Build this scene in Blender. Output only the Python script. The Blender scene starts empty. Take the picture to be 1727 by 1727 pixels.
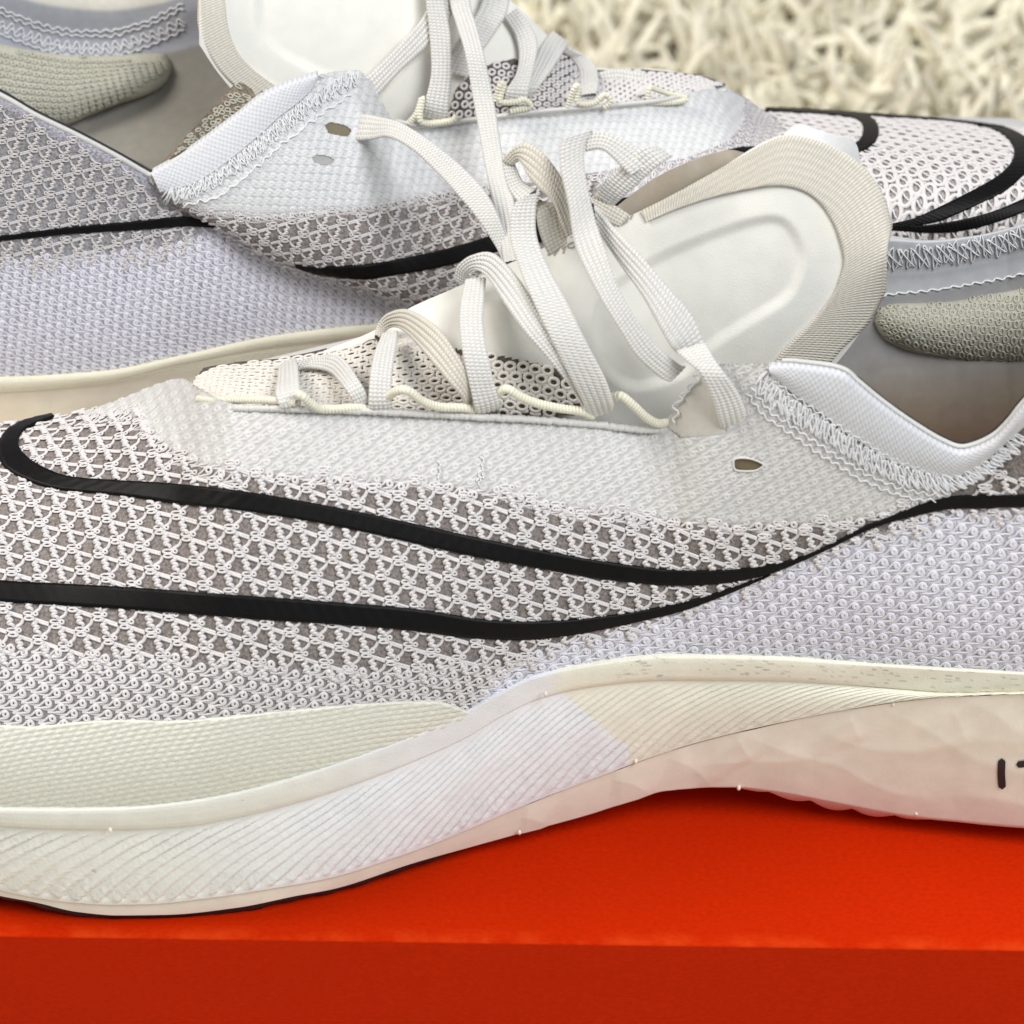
import bpy, math
import numpy as np
from mathutils import Vector, Matrix

# ------------------------------------------------------------------ camera, light, exposure
CM = 0.01                                   # everything below is designed in centimetres
PITCH = math.radians(45)
F = np.array([0.0, math.cos(PITCH), -math.sin(PITCH)])
U = np.array([0.0, math.sin(PITCH), math.cos(PITCH)])
R = np.array([1.0, 0.0, 0.0])
TGT = np.array([0.0, 6.0, 5.8])
DIST = 60.0
K = 0.0115                                  # cm per photo pixel at the target distance
HALF = 863.5
CAM = TGT - DIST * F

scene = bpy.context.scene
cam_d = bpy.data.cameras.new("camera")
cam = bpy.data.objects.new("camera", cam_d)
scene.collection.objects.link(cam)
cam.location = Vector(CAM * CM)
cam.rotation_euler = (math.pi / 2 - PITCH, 0, 0)
cam_d.sensor_width = 36
cam_d.lens = 36 / (2 * HALF * K / DIST)
cam_d.clip_start = 0.02
cam_d.clip_end = 20
cam_d.dof.use_dof = True
cam_d.dof.focus_distance = 0.595
cam_d.dof.aperture_fstop = 22.0
scene.camera = cam

world = bpy.data.worlds.new("World")
scene.world = world
world.use_nodes = True
world.node_tree.nodes["Background"].inputs[0].default_value = (0.93, 0.95, 1.0, 1)
world.node_tree.nodes["Background"].inputs[1].default_value = 0.33


def area(name, loc, target, size, power, color):
    d = bpy.data.lights.new(name, 'AREA')
    d.shape = 'RECTANGLE'
    d.size, d.size_y = size
    d.energy = power
    d.color = color
    o = bpy.data.objects.new(name, d)
    scene.collection.objects.link(o)
    o.location = Vector(loc)
    o.rotation_euler = (Vector(target) - Vector(loc)).to_track_quat('-Z', 'Y').to_euler()
    return o


area("window_light", (0.62, -0.42, 1.32), (0.0, 0.06, 0.05), (0.7, 0.7), 20.5, (0.95, 0.975, 1.0))
area("warm_fill", (-0.95, 0.25, 1.0), (-0.02, 0.06, 0.05), (0.6, 0.6), 15.0, (1.0, 0.945, 0.87))  # warm fill added from the upper left; no such lamp is known
scene.view_settings.view_transform = 'Standard'
scene.view_settings.look = 'None'
scene.view_settings.exposure = 0.0
scene.view_settings.gamma = 1.0

rng = np.random.default_rng(11)


# ------------------------------------------------------------------ projection helpers (cm)
def _ray(px, py):
    px = np.asarray(px, float); py = np.asarray(py, float)
    dx = (px - HALF) * K / DIST
    dy = (HALF - py) * K / DIST
    return F + dx[..., None] * R + dy[..., None] * U


def atY(px, py, Y):
    d = _ray(px, py)
    w = (np.asarray(Y, float) - CAM[1]) / d[..., 1]
    return CAM + w[..., None] * d


def atW(px, py, w):
    return CAM + np.asarray(w, float)[..., None] * _ray(px, py)


def depth(P):
    return (P - CAM) @ F


def xyz(px, Y, Z):
    Y = np.asarray(Y, float); Z = np.asarray(Z, float)
    w = (Y - CAM[1]) * F[1] + (Z - CAM[2]) * F[2]
    return np.stack([(np.asarray(px, float) - HALF) * K / DIST * w, Y, Z], -1)


def proj(P):
    q = P - CAM
    w = q @ F
    return np.stack([HALF + (q @ R) / w * DIST / K, HALF - (q @ U) / w * DIST / K], -1)


def pchip(xk, yk, x):
    xk = np.asarray(xk, float); yk = np.asarray(yk, float); x = np.asarray(x, float)
    h = np.diff(xk); d = np.diff(yk) / h
    m = np.empty_like(yk)
    m[0], m[-1] = d[0], d[-1]
    w1 = 2 * h[1:] + h[:-1]; w2 = h[1:] + 2 * h[:-1]
    same = d[:-1] * d[1:] > 0
    with np.errstate(divide='ignore', invalid='ignore'):
        hm = (w1 + w2) / (w1 / d[:-1] + w2 / d[1:])
    m[1:-1] = np.where(same, hm, 0)
    i = np.clip(np.searchsorted(xk, x) - 1, 0, len(h) - 1)
    t = (x - xk[i]) / h[i]
    t = np.clip(t, -0.5, 1.5)
    t2, t3 = t * t, t * t * t
    return ((2 * t3 - 3 * t2 + 1) * yk[i] + (t3 - 2 * t2 + t) * h[i] * m[i]
            + (-2 * t3 + 3 * t2) * yk[i + 1] + (t3 - t2) * h[i] * m[i + 1])


def curve(knots, x, col=1):
    k = np.array(knots, float)
    return pchip(k[:, 0], k[:, col], x)


def smooth_poly(pts, n, closed=False):
    """Catmull-Rom through pts (any dimension), resampled evenly to n points."""
    p = np.asarray(pts, float)
    if closed:
        p = np.vstack([p[-1], p, p[0], p[1]])
    else:
        p = np.vstack([2 * p[0] - p[1], p, 2 * p[-1] - p[-2]])
    out = []
    t = np.linspace(0, 1, 16, endpoint=False)[:, None]
    for i in range(1, len(p) - 2):
        a, b, c, d = p[i - 1], p[i], p[i + 1], p[i + 2]
        out.append(0.5 * (2 * b + (c - a) * t + (2 * a - 5 * b + 4 * c - d) * t ** 2 + (3 * b - a - 3 * c + d) * t ** 3))
    out.append(p[-2][None])
    q = np.vstack(out)
    L = np.r_[0, np.cumsum(np.linalg.norm(np.diff(q[:, :2], axis=0), axis=1) + 1e-9)]
    s = np.linspace(0, L[-1], n, endpoint=not closed)
    return np.stack([np.interp(s, L, q[:, k]) for k in range(q.shape[1])], -1)


def inside(poly, X, Y):
    poly = np.asarray(poly, float)
    c = np.zeros(X.shape, bool)
    x0, y0 = poly[:, 0], poly[:, 1]
    x1, y1 = np.roll(x0, -1), np.roll(y0, -1)
    for a, b, p, q in zip(x0, y0, x1, y1):
        if b == q:
            continue
        c ^= ((b > Y) != (q > Y)) & (X < (p - a) * (Y - b) / (q - b) + a)
    return c


def sdist(poly, X, Y):
    """distance to the polygon outline, negative inside."""
    poly = np.asarray(poly, float)
    best = np.full(X.shape, 1e18)
    for (a, b), (p, q) in zip(poly, np.roll(poly, -1, 0)):
        dx, dy = p - a, q - b
        t = np.clip(((X - a) * dx + (Y - b) * dy) / (dx * dx + dy * dy + 1e-12), 0, 1)
        best = np.minimum(best, (X - a - t * dx) ** 2 + (Y - b - t * dy) ** 2)
    best = np.sqrt(best)
    return np.where(inside(poly, X, Y), -best, best)


def sstep(e0, e1, x):
    t = np.clip((x - e0) / (e1 - e0), 0, 1)
    return t * t * (3 - 2 * t)


# ------------------------------------------------------------------ mesh helpers
def link(o, parent=None):
    scene.collection.objects.link(o)
    if parent is not None:
        o.parent = parent
    return o


def root_of(o):
    while o.parent is not None:
        o = o.parent
    return o


def obj(name, V, faces, mat, parent=None, smooth=True, attrs=None, kind=None, label=None):
    """V (n,3) in cm, faces (m,4) or (m,3) arrays or list of such arrays -> ONE mesh object."""
    if not isinstance(faces, list):
        faces = [faces]
    faces = [np.asarray(f, np.int64) for f in faces if len(f)]
    me = bpy.data.meshes.new(name)
    V = np.asarray(V, float) * CM
    if parent is not None:
        V = V - np.array(root_of(parent).location)
    me.vertices.add(len(V))
    me.vertices.foreach_set('co', V.astype(np.float32).ravel())
    idx = np.concatenate([f.ravel() for f in faces])
    tot = np.concatenate([np.full(len(f), f.shape[1]) for f in faces])
    start = np.r_[0, np.cumsum(tot)[:-1]]
    me.loops.add(len(idx))
    me.loops.foreach_set('vertex_index', idx.astype(np.int32))
    me.polygons.add(len(tot))
    me.polygons.foreach_set('loop_start', start.astype(np.int32))
    me.polygons.foreach_set('use_smooth', np.full(len(tot), smooth))
    me.update(calc_edges=True)
    for k, v in (attrs or {}).items():
        v = np.asarray(v, np.float32)
        if v.shape[1] == 4:
            a = me.color_attributes.new(k, 'FLOAT_COLOR', 'POINT')
            a.data.foreach_set('color', v.ravel())
        else:
            a = me.attributes.new(k, 'FLOAT_VECTOR', 'POINT')
            a.data.foreach_set('vector', v.ravel())
    me.materials.append(mat)
    o = link(bpy.data.objects.new(name, me), parent)
    if kind:
        o['kind'] = kind
    if label:
        o['label'] = label
    return o


def empty(name, loc, label, cat, group=None):
    o = bpy.data.objects.new(name, None)
    scene.collection.objects.link(o)
    o.location = Vector(loc) * CM
    o['label'] = label
    o['category'] = cat
    if group:
        o['group'] = group
    return o


def gridfaces(nu, nv, wrap_u=False, wrap_v=False):
    iu = np.arange(nu if wrap_u else nu - 1); iv = np.arange(nv if wrap_v else nv - 1)
    a, b = np.meshgrid(iu, iv, indexing='ij')
    a2, b2 = (a + 1) % nu, (b + 1) % nv
    return np.stack([a * nv + b, a2 * nv + b, a2 * nv + b2, a * nv + b2], -1).reshape(-1, 4)


def grid_obj(name, P, mat, parent=None, **kw):
    nu, nv = P.shape[:2]
    at = kw.pop('attrs', None)
    if at:
        at = {k: v.reshape(-1, v.shape[-1]) for k, v in at.items()}
    return obj(name, P.reshape(-1, 3), gridfaces(nu, nv), mat, parent, attrs=at, **kw)


def masked(name, P, keep, mat, parent, col):
    """grid mesh of the cells whose corners are kept."""
    nu, nv = P.shape[:2]
    f = gridfaces(nu, nv)
    f = f[keep.ravel()[f].all(1)]
    used = np.unique(f)
    mp_ = np.zeros(nu * nv, int); mp_[used] = np.arange(len(used))
    return obj(name, P.reshape(-1, 3)[used], mp_[f], mat, parent, attrs={'Col': rgba(col, (len(used),))})


def rgba(c, n):
    c = np.asarray(c, float)
    out = np.ones(tuple(n) + (4,))
    out[..., :3] = c
    return out


class Bag:
    """collects pieces into one mesh."""
    def __init__(self):
        self.V, self.Fc, self.n, self.A = [], [], 0, []

    def add(self, V, Fc, A=None):
        V = V.reshape(-1, 3)
        self.V.append(V); self.Fc.append(np.asarray(Fc) + self.n); self.n += len(V)
        if A is not None:
            self.A.append(A.reshape(-1, A.shape[-1]))

    def build(self, name, mat, parent=None, **kw):
        at = {'st': np.vstack(self.A)} if self.A else None
        quads = [f for f in self.Fc if f.shape[1] == 4]
        tris = [f for f in self.Fc if f.shape[1] == 3]
        fl = ([np.vstack(quads)] if quads else []) + ([np.vstack(tris)] if tris else [])
        return obj(name, np.vstack(self.V), fl, mat, parent, attrs=at, **kw)


def tubes(P, Nn, r, sides=6, closed=False, flat=1.0):
    """P (N,K,3) centre lines with surface normals Nn -> verts, quads of N tubes."""
    P = np.asarray(P, float)
    N, Kk = P.shape[:2]
    if closed:
        T = np.roll(P, -1, 1) - np.roll(P, 1, 1)
    else:
        T = np.gradient(P, axis=1)
    T /= np.linalg.norm(T, axis=-1, keepdims=True) + 1e-12
    S = np.cross(T, Nn)
    S /= np.linalg.norm(S, axis=-1, keepdims=True) + 1e-12
    B = np.cross(S, T)
    a = np.linspace(0, 2 * np.pi, sides, endpoint=False) + 0.3
    r = np.asarray(r, float)
    if r.ndim == 0:
        r = np.full((N, Kk), float(r))
    elif r.ndim == 1:
        r = np.broadcast_to(r, (N, Kk))
    V = P[:, :, None] + r[..., None, None] * (np.cos(a)[:, None] * S[:, :, None] + flat * np.sin(a)[:, None] * B[:, :, None])
    kk = np.arange(Kk if closed else Kk - 1)
    k, s = np.meshgrid(kk, np.arange(sides), indexing='ij')
    k2, s2 = (k + 1) % Kk, (s + 1) % sides
    q = np.stack([k * sides + s, k2 * sides + s, k2 * sides + s2, k * sides + s2], -1).reshape(-1, 4)
    q = (np.arange(N)[:, None, None] * Kk * sides + q[None]).reshape(-1, 4)
    return V.reshape(-1, 3), q


class Surf:
    """a grid of points; a and b are fractional grid indices."""
    def __init__(self, P, lo=None, hi=None):
        self.P = P
        self.nu, self.nv = P.shape[:2]
        du = np.gradient(P, axis=0); dv = np.gradient(P, axis=1)
        n = np.cross(du, dv)
        n /= np.linalg.norm(n, axis=-1, keepdims=True) + 1e-12
        flip = np.sign(((CAM - P) * n).sum(-1).mean())
        self.N = n * (flip if flip else 1)
        self.pp = proj(P)
        self.lo, self.hi = lo, hi

    def _bi(self, G, a, b):
        a = np.clip(a, 0, self.nu - 1.001); b = np.clip(b, 0, self.nv - 1.001)
        i = a.astype(int); j = b.astype(int)
        f = (a - i)[..., None]; g = (b - j)[..., None]
        return (G[i, j] * (1 - f) * (1 - g) + G[i + 1, j] * f * (1 - g) + G[i, j + 1] * (1 - f) * g + G[i + 1, j + 1] * f * g)

    def ev(self, a, b, h=0.0):
        a = np.asarray(a, float); b = np.asarray(b, float)
        n = self._bi(self.N, a, b)
        n = n / (np.linalg.norm(n, axis=-1, keepdims=True) + 1e-12)
        p = self._bi(self.P, a, b)
        return p + n * (np.asarray(h, float)[..., None] if np.ndim(h) else h), n

    def px(self, a, b):
        return self._bi(self.pp, np.asarray(a, float), np.asarray(b, float))

    def inv(self, px, py):
        px = np.asarray(px, float); py = np.asarray(py, float)
        sh = px.shape
        q = np.stack([px.ravel(), py.ravel()], -1)
        sa, sb = max(1, self.nu // 140), max(1, self.nv // 60)
        G = self.pp[::sa, ::sb]
        gn = G.reshape(-1, 2)
        a = np.empty(len(q)); b = np.empty(len(q))
        for c in range(0, len(q), 2000):
            d = ((q[c:c + 2000, None] - gn[None]) ** 2).sum(-1)
            k = d.argmin(1)
            a[c:c + 2000] = (k // G.shape[1]) * sa; b[c:c + 2000] = (k % G.shape[1]) * sb
        for _ in range(6):
            e = 0.5
            p0 = self.px(a, b)
            ja = (self.px(a + e, b) - self.px(a - e, b)) / (2 * e)
            jb = (self.px(a, b + e) - self.px(a, b - e)) / (2 * e)
            r = q - p0
            det = ja[:, 0] * jb[:, 1] - ja[:, 1] * jb[:, 0]
            det = np.where(np.abs(det) < 1e-3, 1e-3, det)
            da = (r[:, 0] * jb[:, 1] - r[:, 1] * jb[:, 0]) / det
            db = (ja[:, 0] * r[:, 1] - ja[:, 1] * r[:, 0]) / det
            a = np.clip(a + np.clip(da, -8, 8), 0, self.nu - 1.01)
            b = np.clip(b + np.clip(db, -8, 8), 0, self.nv - 1.01)
        return a.reshape(sh), b.reshape(sh)

    def jinv(self, px, py):
        a, b = self.inv(np.array([px]), np.array([py]))
        e = 1.0
        ja = (self.px(a + e, b) - self.px(a - e, b))[0] / (2 * e)
        jb = (self.px(a, b + e) - self.px(a, b - e))[0] / (2 * e)
        return a[0], b[0], np.linalg.inv(np.stack([ja, jb], 1))


# ------------------------------------------------------------------ materials
def nodes(name):
    m = bpy.data.materials.new(name)
    m.use_nodes = True
    nt = m.node_tree
    b = nt.nodes['Principled BSDF']
    return m, nt, b


def N(nt, t, **kw):
    n = nt.nodes.new(t)
    for k, v in kw.items():
        setattr(n, k, v)
    return n


def cloth(name, col, rough=0.85, var=0.06, vscale=900, bump=0.25, bscale=6000, sheen=0.0, attr=None, spec=0.25,
          stain=None, dist=0.0001, sss=0.0):
    m, nt, b = nodes(name)
    L = nt.links.new
    tc = N(nt, 'ShaderNodeTexCoord')
    no = N(nt, 'ShaderNodeTexNoise'); no.inputs['Scale'].default_value = vscale; no.inputs['Detail'].default_value = 4
    L(tc.outputs['Object'], no.inputs['Vector'])
    mr = N(nt, 'ShaderNodeMapRange')
    mr.inputs[1].default_value, mr.inputs[2].default_value = 0.3, 0.7
    mr.inputs[3].default_value, mr.inputs[4].default_value = 1 - var, 1 + var
    L(no.outputs['Fac'], mr.inputs[0])
    mx = N(nt, 'ShaderNodeMix', data_type='RGBA', blend_type='MULTIPLY')
    mx.inputs[0].default_value = 1
    if attr:
        at = N(nt, 'ShaderNodeAttribute', attribute_name=attr)
        L(at.outputs['Color'], mx.inputs[6])
    else:
        mx.inputs[6].default_value = (*col, 1)
    L(mr.outputs[0], mx.inputs[7])
    out = mx.outputs[2]
    if stain:
        sn = N(nt, 'ShaderNodeTexNoise'); sn.inputs['Scale'].default_value = stain[1]; sn.inputs['Detail'].default_value = 6
        L(tc.outputs['Object'], sn.inputs['Vector'])
        sr = N(nt, 'ShaderNodeMapRange')
        sr.inputs[1].default_value, sr.inputs[2].default_value = stain[2], stain[3]
        L(sn.outputs['Fac'], sr.inputs[0])
        m2 = N(nt, 'ShaderNodeMix', data_type='RGBA')
        L(sr.outputs[0], m2.inputs[0]); L(out, m2.inputs[6]); m2.inputs[7].default_value = (*stain[0], 1)
        out = m2.outputs[2]
    L(out, b.inputs['Base Color'])
    b.inputs['Roughness'].default_value = rough
    b.inputs['Specular IOR Level'].default_value = spec
    if sheen:
        b.inputs['Sheen Weight'].default_value = sheen
    if sss:
        b.inputs['Subsurface Weight'].default_value = sss
        b.inputs['Subsurface Radius'].default_value = (1.0, 0.8, 0.6)
        b.inputs['Subsurface Scale'].default_value = 0.002
    if bump:
        bn = N(nt, 'ShaderNodeTexNoise'); bn.inputs['Scale'].default_value = bscale; bn.inputs['Detail'].default_value = 3
        L(tc.outputs['Object'], bn.inputs['Vector'])
        bp = N(nt, 'ShaderNodeBump'); bp.inputs['Strength'].default_value = bump; bp.inputs['Distance'].default_value = dist
        L(bn.outputs['Fac'], bp.inputs['Height']); L(bp.outputs['Normal'], b.inputs['Normal'])
    return m


def woven(name, col, fx, fy, skew=0.0, depth_m=0.00015, rough=0.8, dark=0.8, spec=0.25, mode='weave', attr=None):
    """woven fabric: relief driven by the 'st' attribute (cm across, cm along)."""
    m, nt, b = nodes(name)
    L = nt.links.new
    at = N(nt, 'ShaderNodeAttribute', attribute_name='st')
    sp = N(nt, 'ShaderNodeSeparateXYZ'); L(at.outputs['Vector'], sp.inputs[0])

    def mth(op, a, c=None, val=None):
        n = N(nt, 'ShaderNodeMath', operation=op)
        if hasattr(a, 'links'): L(a, n.inputs[0])
        else: n.inputs[0].default_value = a
        if c is not None:
            if hasattr(c, 'links'): L(c, n.inputs[1])
            else: n.inputs[1].default_value = c
        return n.outputs[0]
    x = mth('MULTIPLY', sp.outputs[0], fx * 2 * math.pi)
    y = mth('MULTIPLY', sp.outputs[1], fy * 2 * math.pi)
    if skew:
        y = mth('ADD', y, mth('MULTIPLY', x, skew))
    if mode == 'weave':        # V shaped braid: phase flips with the side of each rib
        tri = mth('ABSOLUTE', mth('SINE', mth('MULTIPLY', x, 0.5)))
        ph = mth('ADD', y, mth('MULTIPLY', tri, 2.2))
        hgt = mth('MULTIPLY', mth('ADD', mth('SINE', ph), 1.0), 0.5)
        hgt = mth('MULTIPLY', hgt, mth('ADD', mth('MULTIPLY', tri, 0.6), 0.4))
    elif mode == 'twill':
        a1 = mth('ADD', mth('SINE', y), 1.0)
        a2 = mth('ADD', mth('MULTIPLY', mth('SINE', x), 0.5), 1.0)
        hgt = mth('MULTIPLY', mth('MULTIPLY', a1, a2), 0.34)
    else:                      # dots
        a1 = mth('SINE', x); a2 = mth('SINE', y)
        hgt = mth('ADD', mth('MULTIPLY', mth('MULTIPLY', a1, a2), 0.5), 0.5)
    tc = N(nt, 'ShaderNodeTexCoord')
    no = N(nt, 'ShaderNodeTexNoise'); no.inputs['Scale'].default_value = 1300; no.inputs['Detail'].default_value = 5
    L(tc.outputs['Object'], no.inputs['Vector'])
    mr = N(nt, 'ShaderNodeMapRange')
    mr.inputs[1].default_value, mr.inputs[2].default_value = 0.0, 0.6
    mr.inputs[3].default_value, mr.inputs[4].default_value = dark, 1.0
    L(hgt, mr.inputs[0])
    m3 = mth('MULTIPLY', mr.outputs[0], mth('ADD', mth('MULTIPLY', no.outputs['Fac'], 0.22), 0.89))
    mx = N(nt, 'ShaderNodeMix', data_type='RGBA', blend_type='MULTIPLY'); mx.inputs[0].default_value = 1
    if attr:
        ca = N(nt, 'ShaderNodeAttribute', attribute_name=attr); L(ca.outputs['Color'], mx.inputs[6])
    else:
        mx.inputs[6].default_value = (*col, 1)
    L(m3, mx.inputs[7]); L(mx.outputs[2], b.inputs['Base Color'])
    b.inputs['Roughness'].default_value = rough
    b.inputs['Specular IOR Level'].default_value = spec
    bp = N(nt, 'ShaderNodeBump'); bp.inputs['Strength'].default_value = 1.0; bp.inputs['Distance'].default_value = depth_m
    hn = mth('ADD', hgt, mth('MULTIPLY', no.outputs['Fac'], 0.35))
    L(hn, bp.inputs['Height']); L(bp.outputs['Normal'], b.inputs['Normal'])
    return m


def plain(name, col, rough=0.6, spec=0.4, bump=0.1, bscale=3000, var=0.05, vscale=300, **kw):
    return cloth(name, col, rough=rough, spec=spec, bump=bump, bscale=bscale, var=var, vscale=vscale, **kw)


def glossy_thread(name, col):
    m, nt, b = nodes(name)
    b.inputs['Base Color'].default_value = (*col, 1)
    b.inputs['Roughness'].default_value = 0.25
    b.inputs['Transmission Weight'].default_value = 0.12
    b.inputs['IOR'].default_value = 1.35
    return m


M = {}
M['yarn'] = cloth('white_yarn', (0.67, 0.64, 0.63), rough=0.75, var=0.10, vscale=2500, bump=0.5, bscale=9000, sheen=0.1)
M['yarn_cool'] = cloth('white_yarn_cool', (0.755, 0.745, 0.80), rough=0.7, var=0.08, vscale=2500, bump=0.5, bscale=9000, sheen=0.1)
M['film_yarn'] = cloth('coated_yarn', (0.60, 0.592, 0.565), rough=0.6, var=0.06, vscale=1500, bump=0.3, bscale=9000, spec=0.4)
M['backing'] = cloth('inner_mesh', (0.2, 0.17, 0.15), rough=0.9, var=0.45, vscale=1900, bump=1.0, bscale=2200, attr='Col', dist=0.0003)
M['film'] = cloth('coated_film', (0.7, 0.7, 0.68), rough=0.5, var=0.04, vscale=900, bump=0.2, bscale=3000, attr='Col', spec=0.45)
M['black'] = plain('black_print', (0.003, 0.0025, 0.0025), rough=0.5, spec=0.16, bump=0.35, bscale=2600, var=0.3)
M['foam'] = plain('white_foam', (0.82, 0.80, 0.76), rough=0.62, spec=0.3, bump=0.45, bscale=2200, attr='Col', var=0.04, vscale=250, dist=0.0002, stain=((0.42, 0.40, 0.35), 420, 0.71, 0.80))
M['foam_low'] = plain('tan_foam', (0.83, 0.77, 0.65), rough=0.6, spec=0.35, bump=0.3, bscale=2600, var=0.05, vscale=220, dist=0.00015)
M['rubber'] = plain('black_rubber', (0.02, 0.02, 0.022), rough=0.6, bump=0.4)
M['guard'] = cloth('cream_woven', (0.69, 0.675, 0.585), rough=0.7, var=0.08, vscale=1500, bump=0.35, bscale=5000)
M['suede'] = cloth('cream_suede', (0.745, 0.735, 0.68), rough=0.85, var=0.035, vscale=220, bump=0.5, bscale=3800, sheen=0.15, dist=0.00014, spec=0.12,
                   stain=((0.74, 0.69, 0.58), 55, 0.60, 0.9))
M['trim'] = woven('cream_webbing', (0.74, 0.695, 0.60), 7.0, 17.0, skew=0.6, depth_m=0.00014, dark=0.70, mode='twill')
M['lace'] = woven('white_lace', (0.715, 0.70, 0.665), 8.333, 15.0, depth_m=0.00012, dark=0.76, mode='weave')
M['lace_tan'] = woven('tan_lace', (0.68, 0.64, 0.555), 8.333, 15.0, depth_m=0.00012, dark=0.76, mode='weave')  # darker, tanner tone of the same lace
M['cord'] = woven('cream_cord', (0.84, 0.81, 0.66), 3.0, 16.0, depth_m=0.00015, dark=0.8, mode='twill')
M['collar'] = woven('grey_collar', (0.62, 0.625, 0.65), 9.5, 9.5, depth_m=0.00008, dark=0.80, mode='dots')
M['lining'] = cloth('grey_lining', (0.55, 0.54, 0.53), rough=0.85, var=0.06, vscale=400, bump=0.3, bscale=7000, attr='Col')
M['sock'] = cloth('sockliner', (0.17, 0.125, 0.085), rough=0.9, var=0.12, vscale=200, bump=0.4, bscale=5000)
M['pod'] = cloth('olive_pod', (0.42, 0.41, 0.34), rough=0.8, var=0.15, vscale=2500, bump=0.5, bscale=6000)
M['thread'] = glossy_thread('clear_thread', (0.80, 0.80, 0.81))
M['ink'] = plain('black_ink', (0.01, 0.012, 0.014), rough=0.5)
M['greyink'] = plain('grey_ink', (0.33, 0.31, 0.28), rough=0.7)
M['rug'] = cloth('rug_wool', (0.86, 0.82, 0.67), rough=0.9, var=0.14, vscale=60, bump=0.4, bscale=2500, sheen=0.2)
M['rug_back'] = cloth('rug_backing', (0.74, 0.70, 0.57), rough=0.95, var=0.2, vscale=60, bump=0.3, bscale=800)


def orange():
    m, nt, b = nodes('orange_card')
    L = nt.links.new
    tc = N(nt, 'ShaderNodeTexCoord')
    no = N(nt, 'ShaderNodeTexNoise'); no.inputs['Scale'].default_value = 1400; no.inputs['Detail'].default_value = 5
    mp = N(nt, 'ShaderNodeMapping'); mp.inputs['Scale'].default_value = (0.6, 1, 1)
    L(tc.outputs['Object'], mp.inputs[0]); L(mp.outputs[0], no.inputs['Vector'])
    cr = N(nt, 'ShaderNodeValToRGB')
    cr.color_ramp.elements[0].position = 0.25; cr.color_ramp.elements[0].color = (0.43, 0.0145, 0.0002, 1)
    cr.color_ramp.elements[1].position = 0.75; cr.color_ramp.elements[1].color = (0.52, 0.0205, 0.0004, 1)
    L(no.outputs['Fac'], cr.inputs[0])
    at = N(nt, 'ShaderNodeAttribute', attribute_name='highlight_wear')
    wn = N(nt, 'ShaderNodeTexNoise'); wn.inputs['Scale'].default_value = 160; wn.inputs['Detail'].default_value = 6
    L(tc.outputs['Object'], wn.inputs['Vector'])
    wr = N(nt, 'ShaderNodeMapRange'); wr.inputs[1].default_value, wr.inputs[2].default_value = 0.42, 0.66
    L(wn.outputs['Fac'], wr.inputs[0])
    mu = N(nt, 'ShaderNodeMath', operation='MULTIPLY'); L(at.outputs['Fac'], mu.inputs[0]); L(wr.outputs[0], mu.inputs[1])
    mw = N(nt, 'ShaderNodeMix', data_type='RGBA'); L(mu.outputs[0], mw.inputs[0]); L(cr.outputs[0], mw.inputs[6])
    mw.inputs[7].default_value = (0.74, 0.085, 0.012, 1)  # lighter orange that paints the edge highlight over worn card
    fl = N(nt, 'ShaderNodeTexNoise'); fl.inputs['Scale'].default_value = 35; fl.inputs['Detail'].default_value = 5
    L(tc.outputs['Object'], fl.inputs['Vector'])
    fr_ = N(nt, 'ShaderNodeMapRange'); fr_.inputs[1].default_value, fr_.inputs[2].default_value = 0.3, 0.7
    fr_.inputs[3].default_value, fr_.inputs[4].default_value = 0.98, 1.02
    L(fl.outputs['Fac'], fr_.inputs[0])
    mm = N(nt, 'ShaderNodeMix', data_type='RGBA', blend_type='MULTIPLY'); mm.inputs[0].default_value = 1
    L(mw.outputs[2], mm.inputs[6]); L(fr_.outputs[0], mm.inputs[7]); L(mm.outputs[2], b.inputs['Base Color'])
    b.inputs['Roughness'].default_value = 0.7
    b.inputs['Specular IOR Level'].default_value = 0.03
    bp = N(nt, 'ShaderNodeBump'); bp.inputs['Strength'].default_value = 0.25; bp.inputs['Distance'].default_value = 0.0001
    L(no.outputs['Fac'], bp.inputs['Height']); L(bp.outputs['Normal'], b.inputs['Normal'])
    return m


M['orange'] = orange()

# ------------------------------------------------------------------ rug (the ground) and shoebox
RUGZ = -12.6
rug = empty('rug', (0, 30, RUGZ - 0.6), 'cream shaggy wool rug spread under the orange box and behind both shoes', 'rug')
gx = np.linspace(-150, 150, 31); gy = np.linspace(-120, 200, 33)
GX, GY = np.meshgrid(gx, gy, indexing='ij')
grid_obj('backing', np.stack([GX, GY, np.full_like(GX, RUGZ - 0.5)], -1), M['rug_back'], rug)


def pile():
    n = 9500
    x = rng.uniform(-6, 34, n); y = rng.uniform(27, 76, n)
    Kp = 9
    ang = rng.uniform(0, 2 * np.pi, n)
    curl = rng.normal(0, 1.5, n); tilt = rng.uniform(0.25, 1.35, n); ln = rng.uniform(2.8, 5.4, n)
    P = np.zeros((n, Kp, 3)); P[:, 0] = np.stack([x, y, np.full(n, RUGZ - 0.5)], -1)
    for k in range(1, Kp):
        q = k / (Kp - 1)
        a = ang + curl * q * 2.2
        t = np.clip(tilt * (0.4 + 1.0 * q), 0, 1.75)
        d = np.stack([np.sin(t) * np.cos(a), np.sin(t) * np.sin(a), np.cos(t)], -1)
        P[:, k] = P[:, k - 1] + d * (ln / (Kp - 1))[:, None]
    P[..., 2] = np.maximum(P[..., 2], RUGZ - 0.45 + rng.uniform(0, 0.5, (n, 1)))
    r = rng.uniform(0.13, 0.22, n)[:, None] * np.array([0.9, 1, 1.05, 1.05, 1.05, 1.0, 0.95, 0.8, 0.35])[None]
    up = np.broadcast_to(np.array([0.31, 0.2, 0.93]), P.shape)
    V, q = tubes(P, up, r, 5)
    obj('pile', V, q, M['rug'], rug, kind='stuff')


pile()

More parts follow.
